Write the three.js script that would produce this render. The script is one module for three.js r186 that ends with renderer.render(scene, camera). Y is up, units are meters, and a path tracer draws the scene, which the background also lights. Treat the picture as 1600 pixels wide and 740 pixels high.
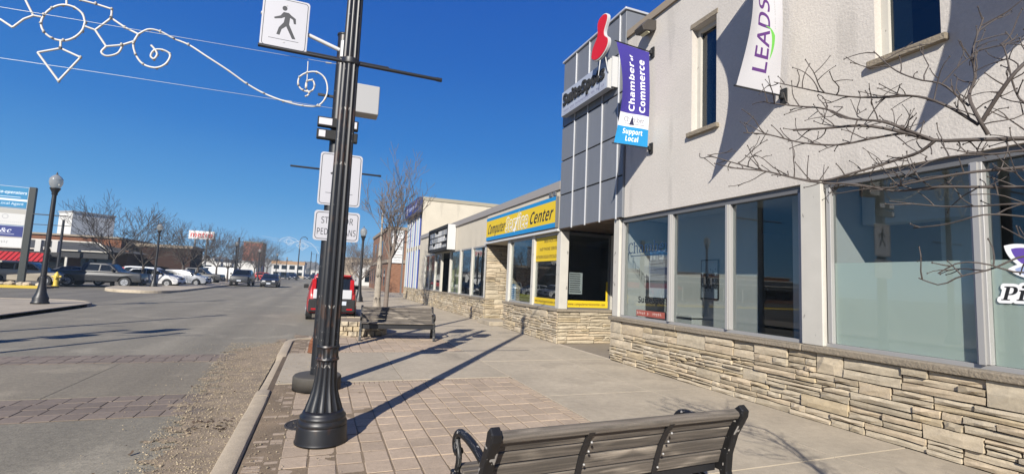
import * as THREE from 'three';
import { mergeGeometries, toCreasedNormals } from 'three/addons/utils/BufferGeometryUtils.js';
import { RoundedBoxGeometry } from 'three/addons/geometries/RoundedBoxGeometry.js';
import { TextGeometry } from 'three/addons/geometries/TextGeometry.js';
import { FontLoader } from 'three/addons/loaders/FontLoader.js';
import { ImprovedNoise } from 'three/addons/math/ImprovedNoise.js';

// ---------------------------------------------------------------- camera, sky, sun, exposure
const scene = new THREE.Scene();
const camera = new THREE.PerspectiveCamera(52.41, 1024 / 473, 0.05, 3000);
{
  const yaw = THREE.MathUtils.degToRad(21.17), pit = THREE.MathUtils.degToRad(5.382), roll = THREE.MathUtils.degToRad(2.52);
  const f = new THREE.Vector3(Math.sin(yaw) * Math.cos(pit), Math.sin(pit), -Math.cos(yaw) * Math.cos(pit));
  const r0 = new THREE.Vector3(Math.cos(yaw), 0, Math.sin(yaw)), u0 = new THREE.Vector3().crossVectors(r0, f);
  const r = r0.clone().multiplyScalar(Math.cos(roll)).addScaledVector(u0, Math.sin(roll));
  const u = u0.clone().multiplyScalar(Math.cos(roll)).addScaledVector(r0, -Math.sin(roll));
  camera.position.set(0, 1.6, 0);
  camera.quaternion.setFromRotationMatrix(new THREE.Matrix4().makeBasis(r, u, f.clone().negate()));
}
const renderer = new THREE.WebGLRenderer({ antialias: true });
renderer.toneMapping = THREE.LinearToneMapping;
const EXPOSURE = 1.72;
renderer.toneMappingExposure = EXPOSURE;
renderer.shadowMap.enabled = true;

const SUN = new THREE.Vector3(-0.474, 0.492, 0.729).normalize();   // towards the sun: behind the camera, over the left shoulder
{
  // clear late-winter sky: pale at the horizon, deep blue higher up
  const W = 256, H = 128, data = new Float32Array(W * H * 4);
  const stops = [[0, .30, .56, .80], [3, .19, .45, .76], [8, .10, .33, .68], [15, .045, .215, .60], [24, .026, .145, .52], [34, .019, .105, .46], [60, .014, .085, .38], [90, .012, .075, .34]];
  for (let j = 0; j < H; j++) for (let i = 0; i < W; i++) {
    const el = ((j + .5) / H - .5) * 180, a = Math.abs(el);
    let k = 0; while (k < stops.length - 2 && stops[k + 1][0] < a) k++;
    const p = stops[k], q = stops[k + 1], t = Math.min(1, (a - p[0]) / (q[0] - p[0]));
    const o = (j * W + i) * 4;
    for (let c = 0; c < 3; c++) data[o + c] = (el < 0 ? [.2, .19, .18][c] : (p[c + 1] + (q[c + 1] - p[c + 1]) * t)) / EXPOSURE;
    data[o + 3] = 1;
  }
  const sky = new THREE.DataTexture(data, W, H, THREE.RGBAFormat, THREE.FloatType);
  sky.mapping = THREE.EquirectangularReflectionMapping; sky.magFilter = sky.minFilter = THREE.LinearFilter; sky.needsUpdate = true;
  scene.background = sky; scene.environment = sky;
}
const sun = new THREE.DirectionalLight(new THREE.Color(1, .945, .86), 4.9);
sun.position.copy(SUN).multiplyScalar(60); sun.target.position.set(0, 0, 0);
sun.castShadow = true; sun.shadow.mapSize.set(4096, 4096);
Object.assign(sun.shadow.camera, { left: -60, right: 60, top: 60, bottom: -60, near: 1, far: 200 });
scene.add(sun, sun.target);
scene.fog = new THREE.FogExp2(0xb9cfe0, 0.0006);

// ---------------------------------------------------------------- helpers
let seed = 7;
const rnd = () => { seed |= 0; seed = seed + 0x6D2B79F5 | 0; let t = Math.imul(seed ^ seed >>> 15, 1 | seed); t = t + Math.imul(t ^ t >>> 7, 61 | t) ^ t; return ((t ^ t >>> 14) >>> 0) / 4294967296; };
const rr = (a, b) => a + (b - a) * rnd();
const V = (x, y, z) => new THREE.Vector3(x, y, z);
const PI = Math.PI;
const noise = new ImprovedNoise();
const taken = {};
function numbered(n) { if (!(n in taken)) { taken[n] = 0; return n; } taken[n]++; return n + '_' + String(taken[n]).padStart(3, '0'); }
function tag(o, label, category, group) { o.userData.label = label; o.userData.category = category; if (group) o.userData.group = group; return o; }
function thing(name, label, category, pos = [0, 0, 0], turn = 0, group) {
  const o = new THREE.Group(); o.name = numbered(name); o.position.set(...pos); o.rotation.y = turn; scene.add(o);
  return tag(o, label, category, group);
}
// uv in metres by the dominant direction of each face
function metreUV(g, s = 1) {
  const p = g.attributes.position; if (!g.attributes.normal) g.computeVertexNormals(); const n = g.attributes.normal;
  const uv = new Float32Array(p.count * 2);
  for (let i = 0; i < p.count; i++) {
    const ax = Math.abs(n.getX(i)), ay = Math.abs(n.getY(i)), az = Math.abs(n.getZ(i));
    let u, v;
    if (ay >= ax && ay >= az) { u = p.getX(i); v = p.getZ(i); } else if (ax >= az) { u = p.getZ(i); v = p.getY(i); } else { u = p.getX(i); v = p.getY(i); }
    uv[2 * i] = u * s; uv[2 * i + 1] = v * s;
  }
  g.setAttribute('uv', new THREE.BufferAttribute(uv, 2)); return g;
}
function clean(g) { const n = g.index ? g.toNonIndexed() : g; for (const k of Object.keys(n.attributes)) if (!['position', 'normal', 'uv'].includes(k)) n.deleteAttribute(k); if (!n.attributes.normal) n.computeVertexNormals(); if (!n.attributes.uv) metreUV(n); n.morphAttributes = {}; return n; }
const join = gs => gs.length === 1 ? gs[0] : mergeGeometries(gs.map(clean));
function part(name, geo, mat, parent, opt = {}) {
  let g = Array.isArray(geo) ? join(geo) : geo;
  if (!opt.keepUV) metreUV(g);
  const m = new THREE.Mesh(g, mat); m.name = parent ? name : numbered(name); m.castShadow = m.receiveShadow = true;
  (parent || scene).add(m); if (opt.label) m.userData.label = opt.label; if (opt.kind) m.userData.kind = opt.kind; return m;
}
function struct(name, geo, mat) { const m = part(name, geo, mat, null); m.userData.kind = 'structure'; return m; }
function box(w, h, d, x = 0, y = 0, z = 0, ry = 0) { const g = new THREE.BoxGeometry(w, h, d); if (ry) g.rotateY(ry); g.translate(x, y, z); return g; }
function bx(x0, x1, y0, y1, z0, z1) { return box(Math.abs(x1 - x0), Math.abs(y1 - y0), Math.abs(z1 - z0), (x0 + x1) / 2, (y0 + y1) / 2, (z0 + z1) / 2); }
function rbox(x0, x1, y0, y1, z0, z1, r = .01, seg = 2) { const w = Math.abs(x1 - x0), h = Math.abs(y1 - y0), d = Math.abs(z1 - z0); const g = new RoundedBoxGeometry(w, h, d, seg, Math.min(r, w / 2.1, h / 2.1, d / 2.1)); g.translate((x0 + x1) / 2, (y0 + y1) / 2, (z0 + z1) / 2); return g; }
function cyl(r0, r1, y0, y1, x = 0, z = 0, seg = 20) { const g = new THREE.CylinderGeometry(r1, r0, y1 - y0, seg); g.translate(x, (y0 + y1) / 2, z); return g; }
function tube(pts, r, seg = 8, n) { const c = new THREE.CatmullRomCurve3(pts.map(p => p.isVector3 ? p : V(...p)), false, 'centripetal'); return new THREE.TubeGeometry(c, n || Math.max(2, pts.length * 4), r, seg, false); }
function rod(a, b, r0, r1 = r0, seg = 8) { const A = V(...a), B = V(...b), d = B.clone().sub(A), g = new THREE.CylinderGeometry(r1, r0, d.length(), seg); g.applyQuaternion(new THREE.Quaternion().setFromUnitVectors(V(0, 1, 0), d.clone().normalize())); const m = A.add(B).multiplyScalar(.5); g.translate(m.x, m.y, m.z); return g; }
// plate in a wall plane that faces the street: s runs along -z, v up, depth goes into the building (+x)
function wallPlate(x, outline, holes, depth) {
  const sh = new THREE.Shape(outline.map(([z, y]) => new THREE.Vector2(-z, y)));
  for (const h of holes || []) sh.holes.push(new THREE.Path(h.map(([z, y]) => new THREE.Vector2(-z, y))));
  const g = new THREE.ExtrudeGeometry(sh, { depth, bevelEnabled: false }); g.rotateY(PI / 2); g.translate(x, 0, 0); return g;
}
const rect = (z0, z1, y0, y1) => [[z0, y0], [z1, y0], [z1, y1], [z0, y1]];

// ---------------------------------------------------------------- textures
function fbm(x, y, o = 4, z = 0) { let s = 0, a = .5, f = 1; for (let i = 0; i < o; i++) { s += a * noise.noise(x * f, y * f, z + i * 7.3); a *= .5; f *= 2; } return s; }
// tiling noise from a torus-like blend of shifted copies
function tex(size, metres, fn, srgb = true) {
  const d = new Uint8Array(size * size * 4);
  for (let j = 0; j < size; j++) for (let i = 0; i < size; i++) {
    const c = fn(i / size * metres, j / size * metres, i, j), o = (j * size + i) * 4;
    for (let k = 0; k < 3; k++) d[o + k] = Math.max(0, Math.min(255, c[k] * 255)); d[o + 3] = 255;
  }
  const t = new THREE.DataTexture(d, size, size); t.wrapS = t.wrapT = THREE.MirroredRepeatWrapping; t.magFilter = THREE.LinearFilter; t.minFilter = THREE.LinearMipmapLinearFilter; t.generateMipmaps = true;
  if (srgb) t.colorSpace = THREE.SRGBColorSpace; t.repeat.set(1 / metres, 1 / metres); t.needsUpdate = true; return t;
}
const grey = v => [v, v, v];
const mul = (c, k) => [c[0] * k, c[1] * k, c[2] * k];
const lerp = (a, b, t) => [a[0] + (b[0] - a[0]) * t, a[1] + (b[1] - a[1]) * t, a[2] + (b[2] - a[2]) * t];
const sstep = (a, b, x) => { const t = Math.max(0, Math.min(1, (x - a) / (b - a))); return t * t * (3 - 2 * t); };
const TONE = .69; // base colours as mixed, brought to their real reflectance under this exposure
const toned = m => { m.color.multiplyScalar(TONE); return m; };
const std = (o) => toned(new THREE.MeshStandardMaterial(o));
const col = (r, g, b) => new THREE.Color().setRGB(r, g, b);

const concreteMap = tex(1024, 5, (x, y) => { let k = 1 + .16 * fbm(x * .8, y * .8, 4) + .10 * fbm(x * 9, y * 9, 3, 3) + rr(-.07, .07); const st = sstep(.16, .3, fbm(x * 1.3 + 9, y * 1.3, 4, 20)); k *= 1 - .06 * st; if (rnd() < .0015) k *= .6; return mul([.785, .73, .64], .92 * k); });
const grainBump = tex(512, 1.2, (x, y) => grey(.5 + .3 * fbm(x * 40, y * 40, 2) + rr(-.18, .18)), false);
const asphaltMap = tex(1024, 8, (x, y) => { let k = 1 + .12 * fbm(x * .5, y * .5, 3) + .20 * fbm(x * 1.1, y * .07, 3, 31) + .14 * fbm(x * 14, y * 14, 2, 5) + rr(-.12, .12); const st = sstep(.12, .3, fbm(x * .9 + 3, y * .9, 4, 9)); k *= 1 + .10 * st; return mul([.60, .57, .50], .9 * k); });
const stuccoMap = tex(1024, 4, (x, y) => { let k = 1 + .05 * fbm(x * 1.2, y * 1.2, 4) + .05 * fbm(x * 25, y * 25, 2) + rr(-.04, .04); k *= 1 - .06 * sstep(.15, .4, fbm(x * 2.5 + 5, y * .5, 4, 4)); return mul([.865, .838, .80], .965 * k); });
const stuccoBump = tex(512, 1, (x, y) => grey(.5 + .5 * fbm(x * 30, y * 30, 3) + .25 * fbm(x * 70, y * 70, 2, 4)), false);
const stoneMap = tex(512, 1.4, (x, y) => { let k = 1 + .22 * fbm(x * 3, y * 5, 4) + .14 * fbm(x * 16, y * 24, 3, 2) + rr(-.05, .05); return mul([.80, .745, .645], .97 * k); });
const woodMap = tex(512, 1.6, (x, y) => { const g = fbm(x * 1.5, y * 42, 4) + .6 * fbm(x * 4, y * 120, 2, 6); let k = 1 + .6 * g + rr(-.06, .06); const wear = sstep(.05, .35, fbm(x * 2.4, y * 8, 3, 8)); return mul(lerp([.40, .37, .335], [.60, .56, .505], wear), k); });
const ironMap = tex(512, 1, (x, y) => { const chip = fbm(x * 14, y * 9, 4, 3), rust = sstep(.27, .4, fbm(x * 5, y * 3, 4, 14)); let c = mul([.12, .125, .14], 1 + .4 * fbm(x * 20, y * 6, 3)); c = lerp(c, [.34, .22, .15], rust * .6); if (chip > .36) c = [.60, .585, .56]; return c; });
const chippedMap = tex(512, .8, (x, y) => { const chip = fbm(x * 22, y * 16, 4, 3); let c = mul([.085, .085, .09], 1 + .5 * fbm(x * 20, y * 6, 3)); if (chip > .25) c = [.66, .645, .62]; return c; });
const paverMap = tex(1024, 4, (x, y) => { let k = 1 + .12 * fbm(x * 2, y * 2, 4) + .10 * fbm(x * 20, y * 20, 2, 5) + rr(-.08, .08); return mul([.77, .69, .60], .95 * k); });
const dirtMap = tex(512, 2, (x, y) => { let k = 1 + .3 * fbm(x * 3, y * 3, 4) + rr(-.16, .16); return mul([.585, .52, .435], k); });
const brickMap = tex(512, 4, (x, y) => { let k = 1 + .25 * fbm(x * 3, y * 8, 3) + rr(-.1, .1); return mul([.56, .40, .30], k); });
const metalStreak = tex(256, 2, (x, y) => { const k = 1 + .05 * fbm(x * 6, y * .8, 3) + rr(-.015, .015); return mul([.63, .645, .665], k); });
const paintMap = tex(512, 2, (x, y) => { let k = 1 + .06 * fbm(x * 3, y * 3, 4) + rr(-.02, .02); if (fbm(x * 9, y * 5, 4, 8) > .37) k *= .72; return mul([.80, .785, .745], k); });

const M = {
  concrete: [1, .94, 1.05, .985].map(k => std({ map: concreteMap, color: col(k, k, k * .995), roughness: .92, bumpMap: grainBump, bumpScale: .0015 })),
  asphalt: std({ map: asphaltMap, roughness: .97, bumpMap: grainBump, bumpScale: .004 }),
  lot: std({ map: asphaltMap, color: col(.75, .75, .76), roughness: .9 }),
  joint: std({ map: dirtMap, color: col(.42, .38, .34), roughness: 1 }),
  kerb: std({ map: concreteMap, color: col(1.08, 1.04, .98), roughness: .9, bumpMap: grainBump, bumpScale: .004 }),
  stucco: std({ map: stuccoMap, roughness: .95, bumpMap: stuccoBump, bumpScale: .005 }),
  cream: std({ map: stuccoMap, color: col(1, .97, .86), roughness: .95 }),
  stone: [[1, 1, 1], [1.03, .98, .93], [.86, .85, .83], [.95, .90, .80], [1.06, 1.04, 1.02], [.76, .73, .69]].map(c => std({ map: stoneMap, color: col(...c), roughness: .95, bumpMap: grainBump, bumpScale: .004 })),
  mortar: std({ map: stoneMap, color: col(.12, .10, .08), roughness: 1 }),
  sill: std({ map: concreteMap, color: col(.62, .61, .60), roughness: .95, bumpMap: stuccoBump, bumpScale: .012 }),
  white: std({ map: paintMap, roughness: .7 }),
  alu: std({ color: col(.50, .49, .47), roughness: .5, metalness: .35 }),
  aluDark: std({ color: col(.2, .2, .2), roughness: .5, metalness: .3 }),
  wood: std({ map: woodMap, roughness: .85, bumpMap: woodMap, bumpScale: .002 }),
  iron: std({ map: ironMap, roughness: .42, bumpMap: ironMap, bumpScale: .001 }),
  chipped: std({ map: chippedMap, roughness: .5 }),
  black: std({ color: col(.018, .018, .02), roughness: .45 }),
  blackMatt: std({ color: col(.015, .015, .015), roughness: .8 }),
  paver: [1, .95, 1.04, .9].map(k => std({ map: paverMap, color: col(k, k * .99, k * .975), roughness: .92, bumpMap: grainBump, bumpScale: .002 })),
  roadBrick: [.46, .42, .50].map(k => std({ map: paverMap, color: col(k * 1.02, k * 1.03, k * 1.08), roughness: .85 })),
  sand: std({ map: dirtMap, color: col(.78, .74, .69), roughness: 1, bumpMap: grainBump, bumpScale: .004 }),
  dirt: std({ map: dirtMap, roughness: 1, bumpMap: grainBump, bumpScale: .006 }),
  cladding: [1, .97, 1.03].map(k => std({ map: metalStreak, color: col(.62 * k, .62 * k, .63 * k), roughness: .5, metalness: .15 })),
  rib: std({ color: col(.62, .63, .65), roughness: .35, metalness: .2 }),
  brown: std({ color: col(.33, .27, .20), roughness: .8 }),
  glass: new THREE.MeshPhysicalMaterial({ color: col(.82, .85, .85), transmission: 1, thickness: 0, roughness: .0, ior: 1.52, specularIntensity: 1 }),
  tinted: new THREE.MeshPhysicalMaterial({ color: col(.30, .36, .40), transmission: 1, thickness: 0, roughness: .0, ior: 1.7 }),
  frost: new THREE.MeshPhysicalMaterial({ color: col(.84, .89, .82), transmission: .5, thickness: 0, roughness: .8, ior: 1.5 }),
  carGlass: std({ color: col(.012, .016, .02), roughness: .05, metalness: 0 }),
  interior: std({ color: col(.62, .61, .58), roughness: .9 }),
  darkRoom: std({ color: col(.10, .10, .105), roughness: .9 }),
  carpet: std({ color: col(.12, .12, .13), roughness: 1 }),
  whitePlain: std({ color: col(.66, .66, .65), roughness: .5 }),
  tyre: std({ color: col(.018, .018, .018), roughness: .8 }),
  rim: std({ color: col(.45, .46, .48), roughness: .35, metalness: .6 }),
  bark: std({ color: col(.10, .083, .07), roughness: .95 }),
  barkPale: std({ color: col(.21, .17, .14), roughness: .95 }),
  twigNear: std({ color: col(.085, .068, .058), roughness: .75 }),
};
for (const k of ['bark', 'barkPale', 'twigNear']) { const base = M[k].color.clone(); M[k].color.set(1, 1, 1); const m = tex(128, .5, (x, y) => { const q = 1 + .5 * fbm(x * 12, y * 30, 3) + rr(-.1, .1); const c = base.clone().multiplyScalar(Math.max(.3, q)).convertLinearToSRGB(); return [c.r, c.g, c.b]; }); M[k].map = m; }
// flat print on signs
function print(w, h, draw) {
  const c = document.createElement('canvas'); c.width = w; c.height = h; const g = c.getContext('2d'); draw(g, w, h);
  const t = new THREE.CanvasTexture(c); t.colorSpace = THREE.SRGBColorSpace; t.anisotropy = 8; return t;
}
const printed = (t, o = {}) => std({ map: t, roughness: .55, ...o });
// a face in local x (to the right) and y (up) that carries print, facing +z
function face(w, h, x, y, z) { const g = new THREE.PlaneGeometry(w, h); g.translate(x, y, z); return g; }

// ---------------------------------------------------------------- ground, road, pavements
const flat = (x0, x1, z0, z1, y) => { const g = new THREE.PlaneGeometry(x1 - x0, Math.abs(z1 - z0)); g.rotateX(-PI / 2); g.translate((x0 + x1) / 2, y, (z0 + z1) / 2); return g; };
struct('ground', flat(-900, 900, 300, -1500, -.16), M.lot);
struct('road', flat(-9.3, 2.2, 40, -700, -.10), M.asphalt);
// bed under the slabs and the pavers, seen only in the joints
struct('pavement_bed', [bx(-.60, 12, -.14, -.013, -13.15, 8), bx(1.35, 12, -.14, -.013, -140, -13.15), bx(-.2, 1.35, -.14, -.014, -13.6, -13.15)], M.joint);

function slabRow(root, xs, zs) {
  for (let i = 0; i < xs.length - 1; i++) for (let j = 0; j < zs.length - 1; j++) {
    const g = .005, s = rbox(xs[i] + g, xs[i + 1] - g, -.09, rr(-.002, .003), zs[j] - g, zs[j + 1] + g, .006, 1);
    part('slab', s, M.concrete[Math.floor(rnd() * 4)], root);
  }
}
{
  const walk = new THREE.Group(); walk.name = 'pavement'; walk.userData.kind = 'structure'; scene.add(walk);
  const zs = []; for (let z = 5.4; z > -62; z -= 2.95) zs.push(z);
  slabRow(walk, [3.1, 4.92, 6.04], zs);
  slabRow(walk, [-.53, 1.3, 3.1], [-7.82, -10.72]);
  const z2 = []; for (let z = -13.62; z > -62; z -= 2.95) z2.push(z);
  slabRow(walk, [1.62, 3.1], z2);
  part('far_slab', [bx(1.62, 6.04, -.09, -.002, -61.5, -140), bx(6.05, 20, -.09, -.003, -39.5, -140)], M.concrete[1], walk);
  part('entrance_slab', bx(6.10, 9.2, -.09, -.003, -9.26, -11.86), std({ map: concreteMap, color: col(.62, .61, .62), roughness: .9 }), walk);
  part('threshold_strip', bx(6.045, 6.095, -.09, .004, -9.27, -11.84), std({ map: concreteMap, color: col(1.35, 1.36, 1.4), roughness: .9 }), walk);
  part('entrance_slab', bx(6.05, 9.2, -.09, -.003, -16.12, -18.3), M.concrete[1], walk);
}
// pavers with wind-blown sand lying between and over them along the kerb
function paverPatch(name, x0, x1, z0, z1, shown, sandZ) {
  const root = new THREE.Group(); root.name = name; root.userData.kind = 'structure'; scene.add(root);
  const cw = .235, ch = .262, rest = [];
  const bord = .155;
  const X0 = x0 + .30, X1 = x1 - bord, Z0 = z0 - (name === 'brick_paving' ? 0 : bord), Z1 = z1 + bord;
  const nx = Math.round((X1 - X0) / cw), nz = Math.round((Z0 - Z1) / ch), w = (X1 - X0) / nx, h = (Z0 - Z1) / nz;
  for (let i = 0; i < nx; i++) for (let j = 0; j < nz; j++) {
    const a = X0 + i * w, b = Z1 + j * h, jx = rr(-.003, .003), jz = rr(-.003, .003), y = rr(-.004, .002) - (a < .5 ? .004 : 0);
    const g = rbox(a + .006 + jx, a + w - .006 + jx, -.075, y, b + .006 + jz, b + h - .006 + jz, .007, 1);
    if (a < 1.5) { const c = V(a + w / 2, 0, b + h / 2), am = .024 * (1 - a / 2.2); g.translate(-c.x, 0, -c.z); g.rotateX(rr(-am, am)); g.rotateZ(rr(-am, am)); g.translate(c.x, 0, c.z); }
    if (b < shown) part('paver', g, M.paver[Math.floor(rnd() * 4)], root); else rest.push(g);
  }
  // soldier border of narrow bricks
  const small = [];
  for (let z = Z1; z < z0; z += .072) { small.push(rbox(x1 - bord + .008, x1 - .008, -.07, rr(-.006, .0), z + .004, z + .066, .005, 1)); small.push(rbox(x0 + .03, x0 + .17, -.07, rr(-.010, -.004), z + .004, z + .066, .005, 1)); small.push(rbox(x0 + .18, x0 + .29, -.07, rr(-.012, -.004), z + .004, z + .066, .005, 1)); }
  for (let x = x0 + .30; x < x1 - .02; x += .072) { small.push(rbox(x + .004, x + .066, -.07, rr(-.007, -.001), z1 + .008, z1 + bord - .008, .005, 1)); if (name !== 'brick_paving') small.push(rbox(x + .004, x + .066, -.07, rr(-.007, -.001), z0 - bord + .008, z0 - .008, .005, 1)); }
  part('border_bricks', small, M.paver[3], root, { kind: 'stuff' });
  if (rest.length) part('far_pavers', rest, M.paver[0], root, { kind: 'stuff' });
  return root;
}
const pav1 = paverPatch('brick_paving', -.53, 3.1, 5, -7.80, -2.55);
const pav2 = paverPatch('brick_paving_far', -.53, 3.1, -10.74, -13.6, 0);
// sand drifted over the paving beside the kerb: thin lenses of real dirt with ragged outlines
function drift(name, x0, x1, z0, z1, top, dens, cell = .03, fn) {
  const pos = [], nx = Math.round((x1 - x0) / cell), nz = Math.round((z0 - z1) / cell), hgt = (x, z) => { const f = fn(x, z) + .85 * fbm(x * 2.1, z * 5.1, 4, 2) + .5 * fbm(x * 13, z * 13, 2, 5); return f; };
  const H = []; for (let i = 0; i <= nx; i++) { H[i] = []; for (let j = 0; j <= nz; j++) { const x = x0 + i * cell, z = z0 - j * cell, f = hgt(x, z); H[i][j] = f > 0 ? Math.min(top + dens * f, top + .012) : -1; } }
  for (let i = 0; i < nx; i++) for (let j = 0; j < nz; j++) {
    const c = [[i, j], [i + 1, j], [i + 1, j + 1], [i, j + 1]]; if (c.filter(([a, b]) => H[a][b] > -.9).length < 3) continue;
    const v = c.map(([a, b]) => [x0 + a * cell, H[a][b] > -.9 ? H[a][b] : top - .012, z0 - b * cell]);
    pos.push(...v[0], ...v[1], ...v[2], ...v[0], ...v[2], ...v[3]);
  }
  const g = new THREE.BufferGeometry(); g.setAttribute('position', new THREE.Float32BufferAttribute(pos, 3)); g.computeVertexNormals();
  const m = struct(name, g, M.dirt); return m;
}
function sandBed(name, x0, x1, z0, z1, cell) { // sand filling the joints, thicker towards the kerb; tilted pavers poke through it
  const nx = Math.round((x1 - x0) / cell), nz = Math.round((z0 - z1) / cell), g = new THREE.PlaneGeometry(x1 - x0, z0 - z1, nx, nz); g.rotateX(-PI / 2); g.translate((x0 + x1) / 2, 0, (z0 + z1) / 2);
  const p = g.attributes.position; for (let i = 0; i < p.count; i++) { const x = p.getX(i), z = p.getZ(i); p.setY(i, -.0095 + .0044 * Math.exp(-Math.max(0, x + .45) / .5) + .006 * fbm(x * 2.2, z * 3.2, 3, 2) * (x < 1.6 ? 1 : .5) + .0035 * Math.max(0, fbm(x * .8, z * 1.1, 2, 11)) + .0012 * fbm(x * 17, z * 17, 2, 6)); }
  g.computeVertexNormals(); return struct(name, g, M.sand);
}
sandBed('sand_bed', -.52, 3.08, -2.4, -7.79, .03);
sandBed('sand_bed_far', -.52, 3.08, -10.76, -13.55, .045);
// kerbs: a rounded strip swept along the edge
function sweep(path, prof) {
  const pos = [], n = path.length, ring = [];
  for (let i = 0; i < n; i++) {
    const a = path[Math.max(0, i - 1)], b = path[Math.min(n - 1, i + 1)], t = V(b[0] - a[0], 0, b[2] - a[2]).normalize(), s = V(-t.z, 0, t.x);
    ring.push(prof.map(([u, v]) => [path[i][0] + s.x * u, path[i][1] + v, path[i][2] + s.z * u]));
  }
  const k = prof.length;
  for (let i = 0; i < n - 1; i++) for (let j = 0; j < k - 1; j++) { const A = ring[i][j], B = ring[i][j + 1], C = ring[i + 1][j + 1], D = ring[i + 1][j]; pos.push(...A, ...D, ...C, ...A, ...C, ...B); }
  for (const [r, f] of [[ring[0], 1], [ring[n - 1], -1]]) for (let j = 1; j < k - 1; j++) f > 0 ? pos.push(...r[0], ...r[j], ...r[j + 1]) : pos.push(...r[0], ...r[j + 1], ...r[j]);
  const g = new THREE.BufferGeometry(); g.setAttribute('position', new THREE.Float32BufferAttribute(pos, 3)); g.computeVertexNormals(); return toCreasedNormals(g, .6);
}
const kerbProf = [[-.09, -.16], [-.09, -.025], [-.075, -.004], [-.05, .004], [.05, .004], [.075, -.004], [.09, -.025], [.09, -.16]];
{
  const k = new THREE.Group(); k.name = 'kerb'; k.userData.kind = 'structure'; scene.add(k);
  const near = []; for (let z = 8; z > -12.3; z -= .15) { const drop = sstep(-7.25, -7.75, z) * (1 - sstep(-10.1, -10.6, z)); near.push([-.625 + .018 * noise.noise(z * .7, 1, 2), .022 - .075 * drop + .006 * noise.noise(z * 3, 5, 1), z]); }
  for (let i = 0; i < 12; i++) { const a = i / 11 * PI / 2; near.push([-.625 + .8 * (1 - Math.cos(a)), .022, -12.35 - .8 * Math.sin(a)]); }
  for (let i = 0; i <= 4; i++) near.push([.3 + i * .12, .022, -13.2 - i * .08]);
  for (let i = 1; i < 9; i++) { const a = i / 8 * PI / 2; near.push([.78 + .75 * Math.sin(a), .022, -13.52 - .75 * (1 - Math.cos(a))]); }
  for (let z = -14.5; z > -140; z -= 3) near.push([1.53, .022, z]);
  // kerbstones about three metres long
  let seg = [near[0]]; let len = 0;
  for (let i = 1; i < near.length; i++) { len += Math.hypot(near[i][0] - near[i - 1][0], near[i][2] - near[i - 1][2]); seg.push(near[i]); if (len > 2.9 || i === near.length - 1) { part('kerbstone', sweep(seg, kerbProf), M.kerb, k); seg = [[near[i][0], near[i][1] + rr(-.004, .004), near[i][2] - .006]]; len = 0; } }
}
// grit and sand washed up in the gutter
drift('gutter_sand', -2.3, -.72, -2.5, -13.6, -.092, .02, .04, (x, z) => { const w = .66 + .075 * (-z - 5) - .35 * sstep(-11.6, -13.2, z) * 3; return .55 - .95 * Math.max(0, (-x - .72) / w - .15) + .1; });
drift('gutter_sand_far', -.6, 1.5, -13.9, -15.5, -.092, .02, .05, (x, z) => .2 - .5 * Math.abs(z + 14.2));
{
  const pg = new THREE.IcosahedronGeometry(1, 0), cnt = 26000, im = new THREE.InstancedMesh(pg, std({ map: stoneMap, roughness: 1 }), cnt), m4 = new THREE.Matrix4(), q = new THREE.Quaternion();
  for (let i = 0; i < cnt; i++) {
    const z = -2.6 - 10.4 * Math.pow(rnd(), 1.2), onWalk = rnd() < .06, x = onWalk ? -.5 + 1.2 * rnd() * rnd() : -.74 - (.62 + .06 * (-z - 4)) * Math.pow(rnd(), 1.3) * (rnd() < .06 ? 1.7 : 1), s = .0018 + .0065 * Math.pow(rnd(), 5);
    q.setFromEuler(new THREE.Euler(rnd() * 6, rnd() * 6, rnd() * 6)); m4.compose(V(x, (onWalk ? .003 : -.082) + s * .3, z), q, V(s * rr(.8, 1.5), s * rr(.5, .9), s * rr(.8, 1.4))); im.setMatrixAt(i, m4);
    const k = rr(.4, 1.0); im.setColorAt(i, col(k, k * .96, k * .9));
  }
  im.name = 'gravel'; im.userData.kind = 'stuff'; tag(im, 'loose grit and pebbles in the gutter beside the near kerb', 'gravel'); im.castShadow = im.receiveShadow = true; scene.add(im);
  // dead leaves and scraps
  const lg = new THREE.PlaneGeometry(1, .6, 2, 1); { const p = lg.attributes.position; for (let i = 0; i < p.count; i++) p.setZ(i, .25 * Math.abs(p.getX(i))); } lg.computeVertexNormals();
  const lm = new THREE.InstancedMesh(lg, std({ color: col(.09, .06, .04), roughness: 1, side: THREE.DoubleSide }), 90);
  for (let i = 0; i < 90; i++) { const c = i < 55; q.setFromEuler(new THREE.Euler(-PI / 2 + rr(-.6, .6), rr(-.5, .5), rnd() * 6)); const s = rr(.015, .05); m4.compose(V(c ? -1.0 + rr(-.2, .2) : rr(-1.7, -.8), -.078, c ? -6.15 + rr(-.25, .25) : rr(-3, -12)), q, V(s, s, s)); lm.setMatrixAt(i, m4); }
  lm.name = 'leaf_litter'; lm.userData.kind = 'stuff'; tag(lm, 'brown dead leaves and scraps lying in the gutter grit', 'leaves'); lm.castShadow = true; scene.add(lm);
}
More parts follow.
